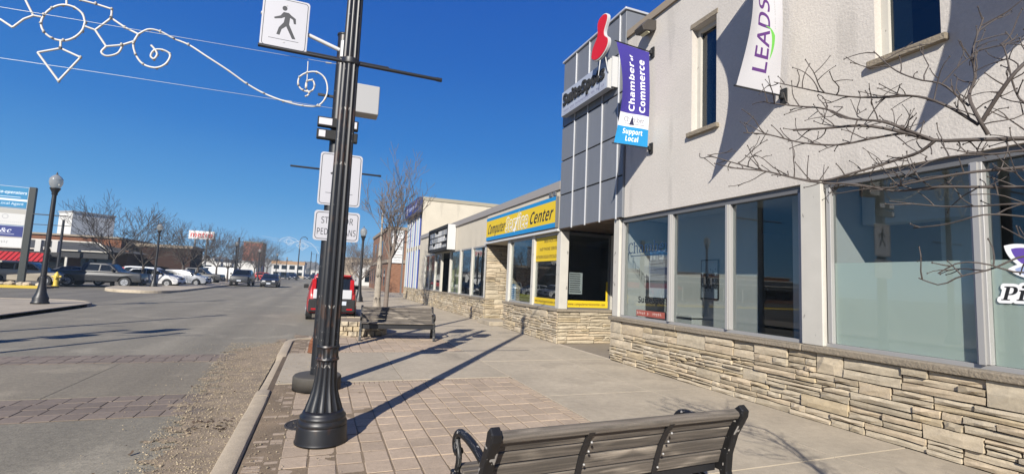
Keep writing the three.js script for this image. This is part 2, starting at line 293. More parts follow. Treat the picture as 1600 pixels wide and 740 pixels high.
// two brick bands of the crossing, the concrete between them and its joint
{
  const cross = new THREE.Group(); cross.name = 'crosswalk'; cross.userData.kind = 'structure'; scene.add(cross);
  part('crossing_panel', [bx(-9.2, -3.16, -.11, -.0965, -7.83, -10.42), bx(-3.145, -.80, -.11, -.0962, -7.83, -10.42)], std({ map: asphaltMap, color: col(1.02, .98, .93), roughness: .88 }), cross);
  for (const [za, zb, n] of [[-6.72, -7.80, 4], [-10.45, -11.32, 3]]) {
    const h = (za - zb) / n;
    part('brick_bed', bx(-9.25, -.80, -.11, -.0975, za, zb), M.joint, cross);
    for (let j = 0; j < n; j++) for (let i = 0; i < 34; i++) { const w = .245, a = -.86 - i * w - (j % 2) * .03; if (a - w < -9.2) continue; part('brick', rbox(a - w + .005, a - .005, -.12, -.0925 + rr(-.0015, .002), zb + j * h + .005, zb + (j + 1) * h - .005, .004, 1), M.roadBrick[Math.floor(rnd() * 3)], cross); }
  }
}
// ---------------------------------------------------------------- stone facing
function stoneGeo(o, dir, out, s0, s1, v0, v1, p) {
  const nx = 3, ny = 2, P = [], up = V(0, 1, 0), L = s1 - s0, H = v1 - v0;
  for (let j = 0; j <= ny; j++) for (let i = 0; i <= nx; i++) {
    const edge = i === 0 || j === 0 || i === nx || j === ny;
    const s = s0 + L * (i + (edge ? 0 : rr(-.25, .25))) / nx + (i === 0 ? rr(.003, .013) : i === nx ? -rr(.003, .013) : 0), v = v0 + H * (j + (edge ? 0 : rr(-.2, .2))) / ny + (j === 0 ? rr(.002, .010) : j === ny ? -rr(.003, .013) : 0);
    const d = edge ? p - rr(.006, .018) : p + rr(-.008, .012);
    P.push([s, v, d]);
  }
  const at = ([s, v, d]) => { const q = o.clone().addScaledVector(dir, s).addScaledVector(up, v).addScaledVector(out, d); return [q.x, q.y, q.z]; };
  const pos = [], tri = (a, b, c) => pos.push(...at(a), ...at(b), ...at(c)), id = (i, j) => P[j * (nx + 1) + i];
  const flip = new THREE.Vector3().crossVectors(dir, up).dot(out) < 0;
  const T = (a, b, c) => flip ? tri(a, c, b) : tri(a, b, c);
  for (let j = 0; j < ny; j++) for (let i = 0; i < nx; i++) { T(id(i, j), id(i + 1, j), id(i + 1, j + 1)); T(id(i, j), id(i + 1, j + 1), id(i, j + 1)); }
  const ring = []; for (let i = 0; i < nx; i++) ring.push(id(i, 0)); for (let j = 0; j < ny; j++) ring.push(id(nx, j)); for (let i = nx; i > 0; i--) ring.push(id(i, ny)); for (let j = ny; j > 0; j--) ring.push(id(0, j));
  for (let k = 0; k < ring.length; k++) { const a = ring[k], b = ring[(k + 1) % ring.length], A = [a[0], a[1], -.01], B = [b[0], b[1], -.01]; T(A, B, b); T(A, b, a); }
  const g = new THREE.BufferGeometry(); g.setAttribute('position', new THREE.Float32BufferAttribute(pos, 3)); g.computeVertexNormals(); return g;
}
function ledgeStones(parent, o, dir, out, L, H, max, scale = 1) {
  const cells = []; let v = .004;
  while (v < H - .01) {
    let bh = rr(.13, .19) * scale; if (H - v - bh < .07 * scale) bh = H - v; let s = 0;
    while (s < L - .01) {
      let w = rr(.28, .85) * scale; if (L - s - w < .18 * scale) w = L - s;
      const r = rnd();
      if (r < .2) cells.push([s, s + w, v, v + bh]);
      else { const n = r < .72 ? 2 : 3; const cuts = [0]; for (let k = 1; k < n; k++) cuts.push((k + rr(-.18, .18)) / n); cuts.push(1);
        for (let k = 0; k < n; k++) { const y0 = v + bh * cuts[k], y1 = v + bh * cuts[k + 1]; if (w > .4 * scale && rnd() < .55) { const c = s + w * rr(.3, .7); cells.push([s, c, y0, y1], [c, s + w, y0, y1]); } else cells.push([s, s + w, y0, y1]); } }
      s += w;
    }
    v += bh;
  }
  const cam = camera.position;
  const list = cells.map(c => { const q = o.clone().addScaledVector(dir, (c[0] + c[1]) / 2); q.y += (c[2] + c[3]) / 2; const dd = q.distanceTo(cam); const inView = q.z < -2.1; return { c, k: inView ? (c[1] - c[0]) / dd : 0 }; }).sort((a, b) => b.k - a.k);
  const rest = [];
  list.forEach(({ c }, i) => { const g = stoneGeo(o, dir, out, ...c, rr(.020, .066)); const m = M.stone[Math.floor(Math.pow(rnd(), 1.25) * 6)]; if (i < max) part('stone', g, m, parent); else rest.push([g, m]); });
  const by = new Map(); for (const [g, m] of rest) { if (!by.has(m)) by.set(m, []); by.get(m).push(g); }
  for (const [m, gs] of by) part('small_stones', gs, m, parent, { kind: 'stuff' });
}

// small print too fine to read: broken strokes
function smudge(g, x, y, w, h, step) { for (let a = x; a < x + w; a += step) { if (rnd() < .14) continue; g.fillRect(a, y + rr(0, h * .2), step * .3, h * rr(.6, .8)); g.fillRect(a, y + h * rr(.2, .6), step * .7, h * .14); } }
// ---------------------------------------------------------------- two-storey corner building with the grey tower
const font = await new FontLoader().loadAsync('fonts/droid/droid_sans_bold.typeface.json');
const FX = 6.05;
const EX = V(1, 0, 0), NX = V(-1, 0, 0), EZ = V(0, 0, 1), NZ = V(0, 0, -1);
function pane(parent, x, z0, z1, y0, y1, mat = M.glass) { return part('window_pane', bx(x, x + .008, y0, y1, z0, z1), mat, parent); }
{
  const B = thing('commercial_building', 'two-storey pale stucco building on a rubble stone base, nearest on the right', 'building');
  // upper wall with its two window openings
  const w1 = [-6.81, -6.21, 4.45, 6.42], w2 = [-3.66, -2.99, 4.47, 6.46], w3 = [-.6, .1, 4.47, 6.46];
  part('stucco_wall', wallPlate(FX, rect(-8.86, 3, 3.12, 7.22), [rect(...w1), rect(...w2), rect(...w3)], .32), M.stucco, B);
  part('roof_edge', [bx(FX - .05, FX + .5, 7.22, 7.38, -8.84, 3)], M.brown, B);
  part('roof', bx(FX + .3, 16, 7.0, 7.2, -8.6, 3), M.lot, B);
  part('end_wall', [bx(FX + .32, 16, 3.1, 7.2, 2.75, 3), bx(15.8, 16, 0, 7.2, -11.8, 3)], M.stucco, B);
  for (const [z0, z1, y0, y1] of [w1, w2, w3]) {
    const W = part('upper_window', [bx(FX + .13, FX + .22, y0, y1, z0, z0 + .08), bx(FX + .13, FX + .22, y0, y1, z1 - .06, z1), bx(FX + .131, FX + .219, y1 - .08, y1, z0 + .08, z1 - .06), bx(FX + .131, FX + .219, y0, y0 + .06, z0 + .08, z1 - .06)], M.white, B);
    pane(W, FX + .18, z0 + .08, z1 - .06, y0 + .06, y1 - .08, M.tinted);
    part('sill', rbox(FX - .07, FX + .13, y0 - .085, y0 - .003, z0 - .07, z1 + .07, .012), M.sill, W);
    part('curtain', bx(FX + .24, FX + .25, y0 + .05, y1 - .07, z0 + .05, z0 + .27), M.interior, W); part('blind', bx(FX + .255, FX + .26, y1 - .75, y1 - .07, z0 + .27, z1 - .08), M.interior, W);
    part('lintel', bx(FX - .012, FX + .1, y1 + .003, y1 + .09, z0 - .03, z1 + .03), M.sill, W);
  }
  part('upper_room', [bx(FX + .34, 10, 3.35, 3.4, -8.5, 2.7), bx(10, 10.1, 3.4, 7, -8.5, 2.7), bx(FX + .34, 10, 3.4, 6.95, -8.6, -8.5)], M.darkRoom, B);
  // stone base
  const base = part('stone_base', bx(FX - .005, FX + .25, 0, .87, -9.25, 3), M.mortar, B), base2 = part('stone_base', bx(FX + .25, 9, 0, .87, -9.25, -9.0), M.mortar, B);
  ledgeStones(base, V(FX, 0, -9.26), EZ, NX, 10.2, .868, 290);
  ledgeStones(base2, V(FX - .02, 0, -9.25), EX, NZ, 2.9, .868, 0);
  // stone ledge under the windows, in lengths
  let z = -9.30; while (z < 3) { const n = Math.min(3, z + rr(2.0, 2.5)); const g = new RoundedBoxGeometry(.36, .085, n - z - .006, 3, .015), p = g.attributes.position; for (let i = 0; i < p.count; i++) { if (p.getX(i) < -.1) { p.setX(i, p.getX(i) + .012 * noise.noise(p.getZ(i) * 7, p.getY(i) * 22, z)); } } g.translate(FX + .10, .912, (z + n) / 2); g.computeVertexNormals(); part('window_ledge', g, M.sill, B); z = n; }
  // posts, mullions, frames, panes
  const GX = FX + .11, top = 3.02, bot = .955;
  const post = (a, b, x0 = FX - .01) => part('post', rbox(x0, FX + .2, bot + .001, 3.118, a, b, .012), M.white, B);
  post(-9.24, -9.02); post(-4.67, -4.37); post(-.3, -.05);
  part('head_rail', [bx(FX + .05, FX + .17, 3.02, 3.118, -9.018, -4.672), bx(FX + .05, FX + .17, 3.02, 3.118, -4.368, -.302), bx(FX + .05, FX + .17, 3.02, 3.118, -.048, 3)], M.aluDark, B);
  part('bottom_rail', [bx(FX + .05, FX + .17, .956, 1.0, -9.018, -4.672), bx(FX + .05, FX + .17, .956, 1.0, -4.368, -.302), bx(FX + .05, FX + .17, .956, 1.0, -.048, 3)], M.alu, B);
  for (const [a, b] of [[-7.46, -7.35], [-6.05, -5.95], [-2.83, -2.72], [-1.55, -1.45], [1.2, 1.3]]) part('mullion', [rbox(FX + .04, FX + .17, 1.001, 3.019, a, b, .008), bx(FX + .012, FX + .04, 1.001, 3.019, a + .03, b - .03)], M.alu, B);
  for (const a of [-9.0, -4.73, -4.33, -.36, -.02]) part('jamb', rbox(FX + .05, FX + .16, 1.001, 3.019, a - .018, a + .04, .006), M.alu, B);
  for (const [a, b] of [[-8.96, -7.46], [-7.35, -6.05], [-5.95, -4.75], [-4.29, -2.83], [-2.72, -1.55], [-1.45, -.38], [.02, 1.2], [1.3, 3]]) pane(B, GX, a, b, 1.0, 3.02);
  // film on the lower panes of the studio
  for (const [a, b] of [[-4.29, -2.83], [-2.72, -1.55]]) part('frosted_film', bx(GX + .011, GX + .014, 1.003, 2.03, a + .003, b - .003), M.frost, B);
  // rooms behind the glass
  part('interior_floor', [bx(FX + .26, 15, .02, .06, -9.0, 2.7)], M.carpet, B);
  part('interior_ceiling', [bx(FX + .2, 15, 3.12, 3.2, -9.0, 2.7)], M.interior, B);
  part('interior_wall', [bx(11.5, 11.6, .06, 3.12, -9, -4.5), bx(9.6, 9.605, .06, .061, -4.3, 2.7), bx(FX + .26, 11.5, .06, 3.12, -4.56, -4.44)], M.interior, B);
  part('interior_wall', [bx(FX + .26, 15, .06, 3.12, -9.16, -9.04), bx(7.15, 7.25, .06, 3.12, -8.75, -6.35)], M.interior, B);
  part('interior_column', [bx(6.75, 7.0, .06, 3.12, -5.35, -5.1)], M.interior, B);
  part('interior_column', [bx(7.3, 7.75, .06, 3.12, -3.7, -3.3), bx(6.9, 7.15, 2.6, 3.12, -4.4, -3.2)], M.interior, B);
  part('counter', [rbox(6.9, 7.5, .06, 1.05, -8.9, -7.7, .02), rbox(6.85, 7.55, 1.05, 1.09, -8.95, -7.65, .01)], M.interior, B);
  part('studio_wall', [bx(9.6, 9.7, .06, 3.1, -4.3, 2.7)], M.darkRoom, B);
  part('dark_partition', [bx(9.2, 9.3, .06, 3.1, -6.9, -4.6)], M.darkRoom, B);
  // --- grey metal tower over the entrance
  const T = part('tower_core', bx(FX - .02, 8.4, 3.16, 7.90, -11.88, -8.90), M.blackMatt, B);
  const zs = [-11.90, -11.16, -10.47, -9.78, -9.09, -8.87], ys = [3.10, 4.05, 5.01, 5.99, 6.95, 7.90];
  for (let i = 0; i < 5; i++) for (let j = 0; j < 5; j++) part('cladding_panel', rbox(FX - .055, FX - .02, ys[j] + .034, ys[j + 1] - .001, zs[i] + .004, zs[i + 1] - .004, .005, 1), M.cladding[Math.floor(rnd() * 3)], T);
  for (let i = 1; i < 5; i++) part('seam', rbox(FX - .085, FX - .05, 3.10, 7.9, zs[i] - .012, zs[i] + .012, .004, 1), M.rib, T);
  for (let i = 0; i < 3; i++) part('cladding_panel', rbox(FX - .05 + i * .8, FX - .05 + (i + 1) * .8 - .006, 3.12, 7.9, -8.90, -8.868, .005, 1), M.cladding[i % 3], T);
  part('coping', rbox(FX - .1, 8.45, 7.90, 7.955, -11.94, -8.83, .01, 1), M.rib, T);
  for (let i = 0; i < 10; i++) part('soffit_board', rbox(FX - .05 + i * .26, FX - .05 + (i + 1) * .26 - .006, 3.115, 3.16, -11.86, -9.0, .004, 1), std({ map: woodMap, color: col(.62, .47, .34), roughness: .7 }), T);
  // entrance at the back of the recess
  part('entrance_door', [bx(9.1, 9.18, 0, 2.2, -11.4, -10.3), bx(9.1, 9.18, 2.2, 3.12, -11.8, -9.2)], M.aluDark, B);
  part('entrance_wall', [bx(9.1, 9.16, 0, 2.2, -10.3, -9.2), bx(9.1, 9.16, 0, 2.2, -11.86, -11.4), bx(8.0, 8.06, 0, 3.115, -11.9, -11.84)], M.white, B);
}
{ // round light under the canopy
  const L = thing('soffit_light', 'small round lamp under the wooden canopy of the grey tower', 'lamp', [7.0, 3.115, -9.75]);
  part('housing', cyl(.15, .15, -.05, 0, 0, 0, 24), M.aluDark, L); part('diffuser', cyl(.12, .14, -.075, -.05, 0, 0, 24), M.whitePlain, L);
}
{ // wall pack light on stucco
  const L = thing('wall_light', 'boxy bronze floodlight high on the stucco wall above the purple banner', 'lamp', [FX, 6.98, -8.0]);
  const s = new THREE.Shape([[0, -.02], [0, .16], [-.2, .14], [-.34, -.02], [-.30, -.1], [-.05, -.06]].map(p => new THREE.Vector2(...p)));
  const g = new THREE.ExtrudeGeometry(s, { depth: .26, bevelSize: .01, bevelThickness: .01, bevelSegments: 1 }); g.translate(0, 0, -.13); part('housing', g, std({ color: col(.07, .06, .05), roughness: .6 }), L);
  const l = box(.02, .12, .22); l.rotateZ(1.2); l.translate(-.2, -.095, 0); part('lens', l, std({ color: col(.75, .72, .5), roughness: .2 }), L);
}
// interior furnishings seen through the glass
function poster(name, label, x, z, y, w, h, draw, turn = -PI / 2) {
  const P = thing(name, label, 'poster', [x, y, z], turn);
  part('frame', bx(-w / 2 - .02, w / 2 + .02, -h / 2 - .02, h / 2 + .02, -.025, -.004), M.black, P);
  part('sheet', face(w, h, 0, 0, 0), printed(print(256, Math.round(256 * h / w), draw)), P, { keepUV: true });
}
poster('framed_poster', 'dark framed picture hanging behind the middle pane of the stucco building', 7.12, -7.47, 1.83, .42, .74, (g, w, h) => { g.fillStyle = '#b9c3cc'; g.fillRect(0, 0, w, h); g.fillStyle = '#333b45'; g.fillRect(0, h * .35, w, h * .4); g.fillStyle = '#8895a3'; for (let i = 0; i < 40; i++) g.fillRect(rnd() * w, h * (.2 + rnd() * .6), 20, 30); });
poster('window_poster', 'white notice with grey photo hung in the window next to the entrance post', 6.32, -8.0, 1.9, .62, .95, (g, w, h) => { g.fillStyle = '#e8eaec'; g.fillRect(0, 0, w, h); g.fillStyle = '#4f7fb5'; g.fillRect(0, 0, w, h * .1); g.fillStyle = '#9a9d9f'; g.fillRect(10, h * .2, w - 20, h * .6); g.strokeStyle = '#444'; g.lineWidth = 4; for (let i = 0; i < 4; i++) { g.beginPath(); g.moveTo(10, h * (.3 + i * .12)); g.lineTo(w - 10, h * (.25 + i * .13)); g.stroke(); } });
function glassPrint(name, label, z0, z1, y0, y1, w, h, draw, off = -.004) { // lettering stuck on a pane
  const t = print(w, h, draw); const g = new THREE.PlaneGeometry(Math.abs(z1 - z0), y1 - y0); g.rotateY(-PI / 2); g.translate(FX + .11 + off, (y0 + y1) / 2, (z0 + z1) / 2);
  const m = part(name, g, std({ map: t, transparent: true, alphaTest: .4, roughness: .6, side: THREE.DoubleSide }), null, { keepUV: true }); return tag(m, label, 'decal');
}
glassPrint('window_lettering', 'dark serif name lettered on the pane beside the entrance post', -8.85, -7.5, 2.2, 2.62, 512, 160, (g, w, h) => { g.clearRect(0, 0, w, h); g.fillStyle = '#1d3f63'; g.font = '120px serif'; g.fillText('Chamber', 0, 110, w); g.fillRect(40, 128, w - 80, 6); });
glassPrint('window_lettering', 'bold black office name low on the pane beside the entrance post', -8.45, -7.5, 1.22, 1.47, 512, 140, (g, w, h) => { g.clearRect(0, 0, w, h); g.fillStyle = '#14171a'; g.font = 'bold 100px sans-serif'; g.fillText('SuiteSpots', 0, 95, w); });
glassPrint('window_strip', 'faded red notice strip at the foot of the entrance-side pane', -8.5, -7.6, 1.03, 1.15, 256, 40, (g, w, h) => { g.fillStyle = '#a8584a'; g.fillRect(0, 0, w, h); g.fillStyle = '#e2c9bd'; smudge(g, 8, 8, w - 16, 24, 16); });
glassPrint('window_logo', 'purple and white lotus flower decal with script lettering on the rightmost pane', -2.70, -1.70, 1.46, 2.50, 512, 512, (g, w, h) => {
  g.clearRect(0, 0, w, h);
  const petal = (a, L, wd, c) => { g.save(); g.translate(256, 300); g.rotate(a); g.beginPath(); g.moveTo(0, 0); g.bezierCurveTo(-wd, -L * .35, -wd * .8, -L * .8, 0, -L); g.bezierCurveTo(wd * .8, -L * .8, wd, -L * .35, 0, 0); g.fillStyle = '#ffffff'; g.fill(); g.lineWidth = 14; g.strokeStyle = '#ffffff'; g.stroke(); g.lineWidth = 12; g.translate(0, -12); g.scale(.86, .86); g.beginPath(); g.moveTo(0, 0); g.bezierCurveTo(-wd, -L * .35, -wd * .8, -L * .8, 0, -L); g.bezierCurveTo(wd * .8, -L * .8, wd, -L * .35, 0, 0); g.fillStyle = c; g.fill(); g.restore(); };
  petal(-1.0, 240, 70, '#6a4fb0'); petal(1.0, 240, 70, '#6a4fb0'); petal(-1.45, 190, 45, '#a9b8e0'); petal(1.45, 190, 45, '#a9b8e0'); petal(0, 270, 70, '#8a74c8');
  g.lineJoin = 'round'; g.font = 'italic bold 92px serif'; g.lineWidth = 28; g.strokeStyle = '#fff'; g.strokeText('Pilates', 22, 425); g.fillStyle = '#16181a'; g.fillText('Pilates', 22, 425); g.fillStyle = '#fff'; smudge(g, 200, 455, 200, 40, 16);
});
{ // ceiling strip lights
  for (const [x, z] of [[7.6, -5.3], [7.8, -8.1]]) { const L = thing('ceiling_strip_light', z < -7 ? 'white strip light on the ceiling behind the entrance-side panes' : 'white strip light on the ceiling behind the pane left of the wide post', 'lamp', [x, 3.12, z]); part('body', bx(-.6, .6, -.05, -.002, -.07, .07), M.whitePlain, L); part('diffuser', bx(-.58, .58, -.07, -.05, -.05, .05), M.whitePlain, L); }
}
// ---------------------------------------------------------------- signs and banners on the front
{
  const S = thing('office_sign', 'silver box sign with raised black lettering on the grey metal tower', 'sign', [5.78, 6.52, -10.42], -PI / 2);
  // local: x runs towards -z... turned so that the face looks to the street
  part('box', rbox(-1.15, 1.15, -.34, .34, -.17, 0, .01), std({ color: col(.46, .50, .58), roughness: .4, metalness: 0 }), S);
  part('end_frame', [bx(1.15, 1.19, -.36, .36, -.17, .01), bx(1.26, 1.29, -.36, .36, -.2, -.04)], M.whitePlain, S);
  part('standoff', [bx(-.9, -.8, -.1, .1, -.24, -.17), bx(.8, .9, -.1, .1, -.24, -.17)], M.aluDark, S);
  const tg = new TextGeometry('SuiteSpots', { font, size: .30, depth: .03, curveSegments: 5, bevelEnabled: true, bevelSize: .012, bevelThickness: .005, bevelSegments: 1 }); tg.computeBoundingBox(); const bb = tg.boundingBox; tg.scale(2.08 / (bb.max.x - bb.min.x), 1, 1); tg.translate(-1.04, -.07, .002); part('lettering', tg, M.blackMatt, S);
  part('small_print', face(2.05, .13, 0, -.235, .003), printed(print(1024, 64, (g, w, h) => { g.fillStyle = '#b0b6c4'; g.fillRect(0, 0, w, h); g.fillStyle = '#6d6a86'; smudge(g, 10, 8, w - 20, 48, 30); })), S, { keepUV: true });
}
{
  const S = thing('pin_emblem', 'red push-pin emblem with white edge standing above the silver sign', 'sign', [5.62, 6.86, -9.28], -PI / 2 + .15);
  const sh = new THREE.Shape(); sh.moveTo(-.26, .12); sh.bezierCurveTo(-.30, .02, -.10, -.08, .06, -.01); sh.bezierCurveTo(.24, .06, .34, .22, .28, .33); sh.bezierCurveTo(.22, .40, .14, .42, .15, .55); sh.bezierCurveTo(.17, .66, .28, .78, .25, .88); sh.bezierCurveTo(.22, .98, .02, .98, -.05, .86); sh.bezierCurveTo(-.10, .76, -.04, .66, -.06, .54); sh.bezierCurveTo(-.08, .40, -.24, .36, -.26, .12);
  const outer = new THREE.ExtrudeGeometry(sh, { depth: .07, bevelEnabled: true, bevelSize: .022, bevelThickness: .004, bevelSegments: 1, curveSegments: 14 }); part('back', outer, M.whitePlain, S);
  const inner = new THREE.ExtrudeGeometry(sh, { depth: .012, bevelEnabled: false, curveSegments: 14 }); inner.translate(0, 0, .076); part('red_face', inner, std({ color: col(.62, .012, .018), roughness: .45 }), S);
  part('needle', [rod([0, -.02, .03], [-.06, -.42, .03], .016, .008), rod([.10, -.0, -.03], [.10, -.34, -.12], .014)], M.whitePlain, S);
}
function banner(label, z, y0, y1, draw, curl, w = .82) {
  const B = thing('street_banner', label, 'banner', [FX, 0, z], 0, 'banners on the stucco wall');
  for (const y of [y0, y1]) { const r = part('rod', [rod([-.02, y, 0], [-w - .12, y + (y === y1 ? .05 : -.02), 0], .012)], M.black, B); part('bracket', [bx(-.03, 0, y - .11, y + .11, -.05, .05), rbox(-.09, -.03, y - .05, y + .05, -.035, .035, .02)], M.blackMatt, r); }
  const nu = 10, nv = 30, pos = [], uv = [], idx = [];
  for (let s = 0; s < 1; s++) for (let j = 0; j <= nv; j++) for (let i = 0; i <= nu; i++) { const u = i / nu, v = j / nv; const pinch = 1 - .16 * Math.sin(PI * v) ; const x = -.10 - (w - .02) * u * (u > .5 ? 1 : 1) * pinch; const y = y0 + .015 + (y1 - y0 - .03) * v + (v * .05 - (1 - v) * .02) * u; const zz = curl * Math.sin(PI * v) * (.25 + .9 * u) + .03 * Math.sin(u * 5 + v * 3) * Math.sin(PI * v); pos.push(x, y, zz); uv.push(1 - u, v); }
  for (let j = 0; j < nv; j++) for (let i = 0; i < nu; i++) { const a = j * (nu + 1) + i; idx.push(a, a + nu + 1, a + 1, a + 1, a + nu + 1, a + nu + 2); }
  const g = new THREE.BufferGeometry(); g.setAttribute('position', new THREE.Float32BufferAttribute(pos, 3)); g.setAttribute('uv', new THREE.Float32BufferAttribute(uv, 2)); g.setIndex(idx); g.computeVertexNormals();
  part('cloth', g, std({ map: print(512, 1200, draw), roughness: .75, side: THREE.DoubleSide }), B, { keepUV: true });
  return B;
}
banner('purple and blue vertical banner on the stucco wall beside the grey tower', -7.95, 4.44, 6.48, (g, w, h) => {
  g.fillStyle = '#3b2f92'; g.fillRect(0, 0, w, h * .69); g.fillStyle = '#e9e9ee'; g.fillRect(0, h * .69, w, h * .135); g.fillStyle = '#1496d6'; g.fillRect(0, h * .825, w, h * .175);
  g.fillStyle = '#fff'; g.save(); g.translate(250, 805); g.rotate(-PI / 2); g.font = 'bold 138px sans-serif'; g.fillText('Chamber', 0, 0, 610); g.font = 'bold 70px sans-serif'; g.fillText('of', 625, -10); g.restore();
  g.save(); g.translate(430, 805); g.rotate(-PI / 2); g.font = 'bold 138px sans-serif'; g.fillText('Commerce', 0, 0, 680); g.restore();
  g.fillStyle = '#3a3f52'; g.font = '78px serif'; g.fillText('Ch  mber', 90, 925, 350); g.fillStyle = '#23264a'; g.beginPath(); g.moveTo(185, 965); g.lineTo(225, 850); g.lineTo(262, 965); g.fill(); g.fillRect(110, 950, 320, 5);
  g.fillStyle = '#fff'; g.font = 'bold 84px sans-serif'; g.fillText('Support', 95, 1075, 330); g.fillText('Local', 150, 1160, 230);
}, .05);
banner('white vertical banner with purple capitals between the two upper windows', -4.9, 4.46, 6.75, (g, w, h) => {
  g.fillStyle = '#cbcace'; g.fillRect(0, 0, w, h); g.save(); g.translate(290, h - 110); g.rotate(-PI / 2); g.fillStyle = '#5b2a78'; g.font = '240px sans-serif'; g.lineWidth = 7; g.strokeStyle = '#5b2a78'; g.strokeText('LEADS', 0, 20, 590); g.fillText('LEADS', 0, 20, 590); g.restore();
  g.fillStyle = '#6cc04a'; g.beginPath(); g.moveTo(330, h - 230); g.quadraticCurveTo(370, h - 420, 310, h - 470); g.lineTo(250, h - 480); g.quadraticCurveTo(320, h - 500, 385, h - 430); g.quadraticCurveTo(395, h - 330, 330, h - 230); g.fill(); g.save(); g.translate(400, h - 480); g.rotate(-PI / 2); g.fillStyle = '#a8a8a8'; smudge(g, 0, -22, 330, 22, 14); g.restore();
}, .14, .84);
banner('plain vertical banner farthest right on the stucco wall', -1.85, 4.46, 6.75, (g, w, h) => { g.fillStyle = '#e6e6ea'; g.fillRect(0, 0, w, h); }, .14, .84);

// ---------------------------------------------------------------- single-storey shop row beyond the tower
{
  const B = thing('shop_building', 'low cream shop row with stone-faced bay window beyond the grey tower', 'building');
  const fz0 = -32.9;
  part('fascia', [bx(FX, FX + .3, 3.10, 4.26, -18.45, -11.91), bx(FX + .02, FX + .3, 3.06, 4.26, fz0, -18.46)], M.cream, B);
  part('roof_coping', [bx(FX - .05, FX + .4, 4.26, 4.5, fz0, -11.95)], std({ color: col(.42, .39, .36), roughness: .6, metalness: .2 }), B);
  part('fascia_ledge', bx(FX - .10, FX + .02, 3.075, 3.14, -18.45, -11.92), M.whitePlain, B);
  part('flat_roof', bx(FX + .3, 16, 4.1, 4.3, fz0, -11.9), M.lot, B);
  part('rear_wall', bx(15.8, 16, 0, 4.2, fz0, -12), M.cream, B);
  // bay front, return by the entrance, and full-height wall of the second recess
  const st = part('stone_base', bx(FX - .005, FX + .2, 0, .86, -16.1, -11.87), M.mortar, B), st2 = part('stone_base', bx(FX + .2, 8.05, 0, .86, -12.05, -11.87), M.mortar, B), st3 = part('recess_wall', bx(FX + .01, 8.3, 0, 3.08, -18.55, -18.33), M.mortar, B); part('stone_base', bx(FX + .2, 8.3, 0, .86, -16.1, -15.9), M.mortar, B);
  ledgeStones(st, V(FX, 0, -16.12), EZ, NX, 4.25, .858, 170, 1.05);
  ledgeStones(st2, V(FX - .02, 0, -11.87), EX, EZ, 2.0, .858, 80, 1.05);
  ledgeStones(st3, V(FX, 0, -18.33), EX, EZ, 2.2, 3.07, 0, 1.1);
  const st4 = part('stone_base', bx(FX - .002, FX + .2, 0, .86, -38.9, -18.56), M.mortar, B);
  ledgeStones(st4, V(FX, 0, -38.9), EZ, NX, 20.55, .86, 0, 1.2);
  part('window_ledge', [rbox(FX - .07, FX + .22, .862, .935, -16.18, -11.80, .012), bx(FX - .05, FX + .2, .862, .93, -31.2, -18.3)], M.sill, B);
  part('window_ledge', rbox(FX + .22, 8.05, .862, .934, -12.05, -11.80, .012), M.sill, B);
  const top = 3.07, bot = .936;
  const post = (z0, z1, x0 = FX + .0, x1 = FX + .14) => part('post', rbox(x0, x1, bot, top, z0, z1, .01), M.white, B);
  post(-16.0, -15.78); post(-13.86, -13.68); post(-12.1, -11.86, FX, FX + .26);
  part('post', rbox(7.72, 7.98, .936, 3.08, -12.04, -11.86, .01), M.white, B);
  part('window_rail', [bx(FX + .05, FX + .12, 3.0, 3.07, -15.78, -13.862), bx(FX + .05, FX + .12, 3.0, 3.07, -13.678, -12.1), bx(FX + .05, FX + .12, .937, .99, -15.78, -13.862), bx(FX + .05, FX + .12, .937, .99, -13.678, -12.1)], M.alu, B);
  pane(B, FX + .08, -15.78, -13.862, .99, 3.0); pane(B, FX + .08, -13.678, -12.1, .99, 3.0);
  part('window_rail', [bx(FX + .26, 7.72, 3.0, 3.08, -11.99, -11.93), bx(FX + .26, 7.72, .937, .98, -11.99, -11.93), bx(FX + .26, FX + .30, .98, 3.0, -11.99, -11.93), bx(7.66, 7.72, .98, 3.0, -11.99, -11.93)], M.aluDark, B);
  part('window_pane', bx(FX + .30, 7.66, .98, 3.0, -11.965, -11.957), M.glass, B);
  part('soffit', bx(FX - .0, 8.3, 3.075, 3.12, -18.32, -16.1), M.cream, B);
  part('recess_door', bx(8.3, 8.36, 0, 3.07, -18.3, -16.0), M.aluDark, B);
  part('bay_side', bx(FX + .14, 8.3, .935, 3.07, -16.04, -15.98), M.glass, B);
  part('step', rbox(5.72, 6.6, 0, .16, -18.1, -16.65, .02), M.concrete[1], B);
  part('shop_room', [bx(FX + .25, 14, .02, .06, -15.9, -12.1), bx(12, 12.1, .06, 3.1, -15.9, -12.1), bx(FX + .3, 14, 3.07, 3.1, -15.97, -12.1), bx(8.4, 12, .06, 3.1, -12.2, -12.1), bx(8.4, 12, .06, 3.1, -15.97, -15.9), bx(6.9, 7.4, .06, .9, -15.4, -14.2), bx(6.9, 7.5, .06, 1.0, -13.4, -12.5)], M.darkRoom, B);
  // far shop windows: groups of three panes, a recessed green door, three more panes
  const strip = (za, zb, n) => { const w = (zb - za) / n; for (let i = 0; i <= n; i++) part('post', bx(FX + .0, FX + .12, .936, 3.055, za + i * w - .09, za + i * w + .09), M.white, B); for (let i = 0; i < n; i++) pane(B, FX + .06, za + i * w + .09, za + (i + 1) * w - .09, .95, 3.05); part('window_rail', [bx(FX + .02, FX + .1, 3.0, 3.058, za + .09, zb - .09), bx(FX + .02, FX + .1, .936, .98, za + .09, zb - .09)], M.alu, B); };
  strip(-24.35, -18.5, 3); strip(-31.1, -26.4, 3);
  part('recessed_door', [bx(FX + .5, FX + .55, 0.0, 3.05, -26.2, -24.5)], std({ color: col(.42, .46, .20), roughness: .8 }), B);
  part('plaster_wall', bx(FX + .01, FX + .2, .86, 3.06, fz0, -31.2), M.cream, B);
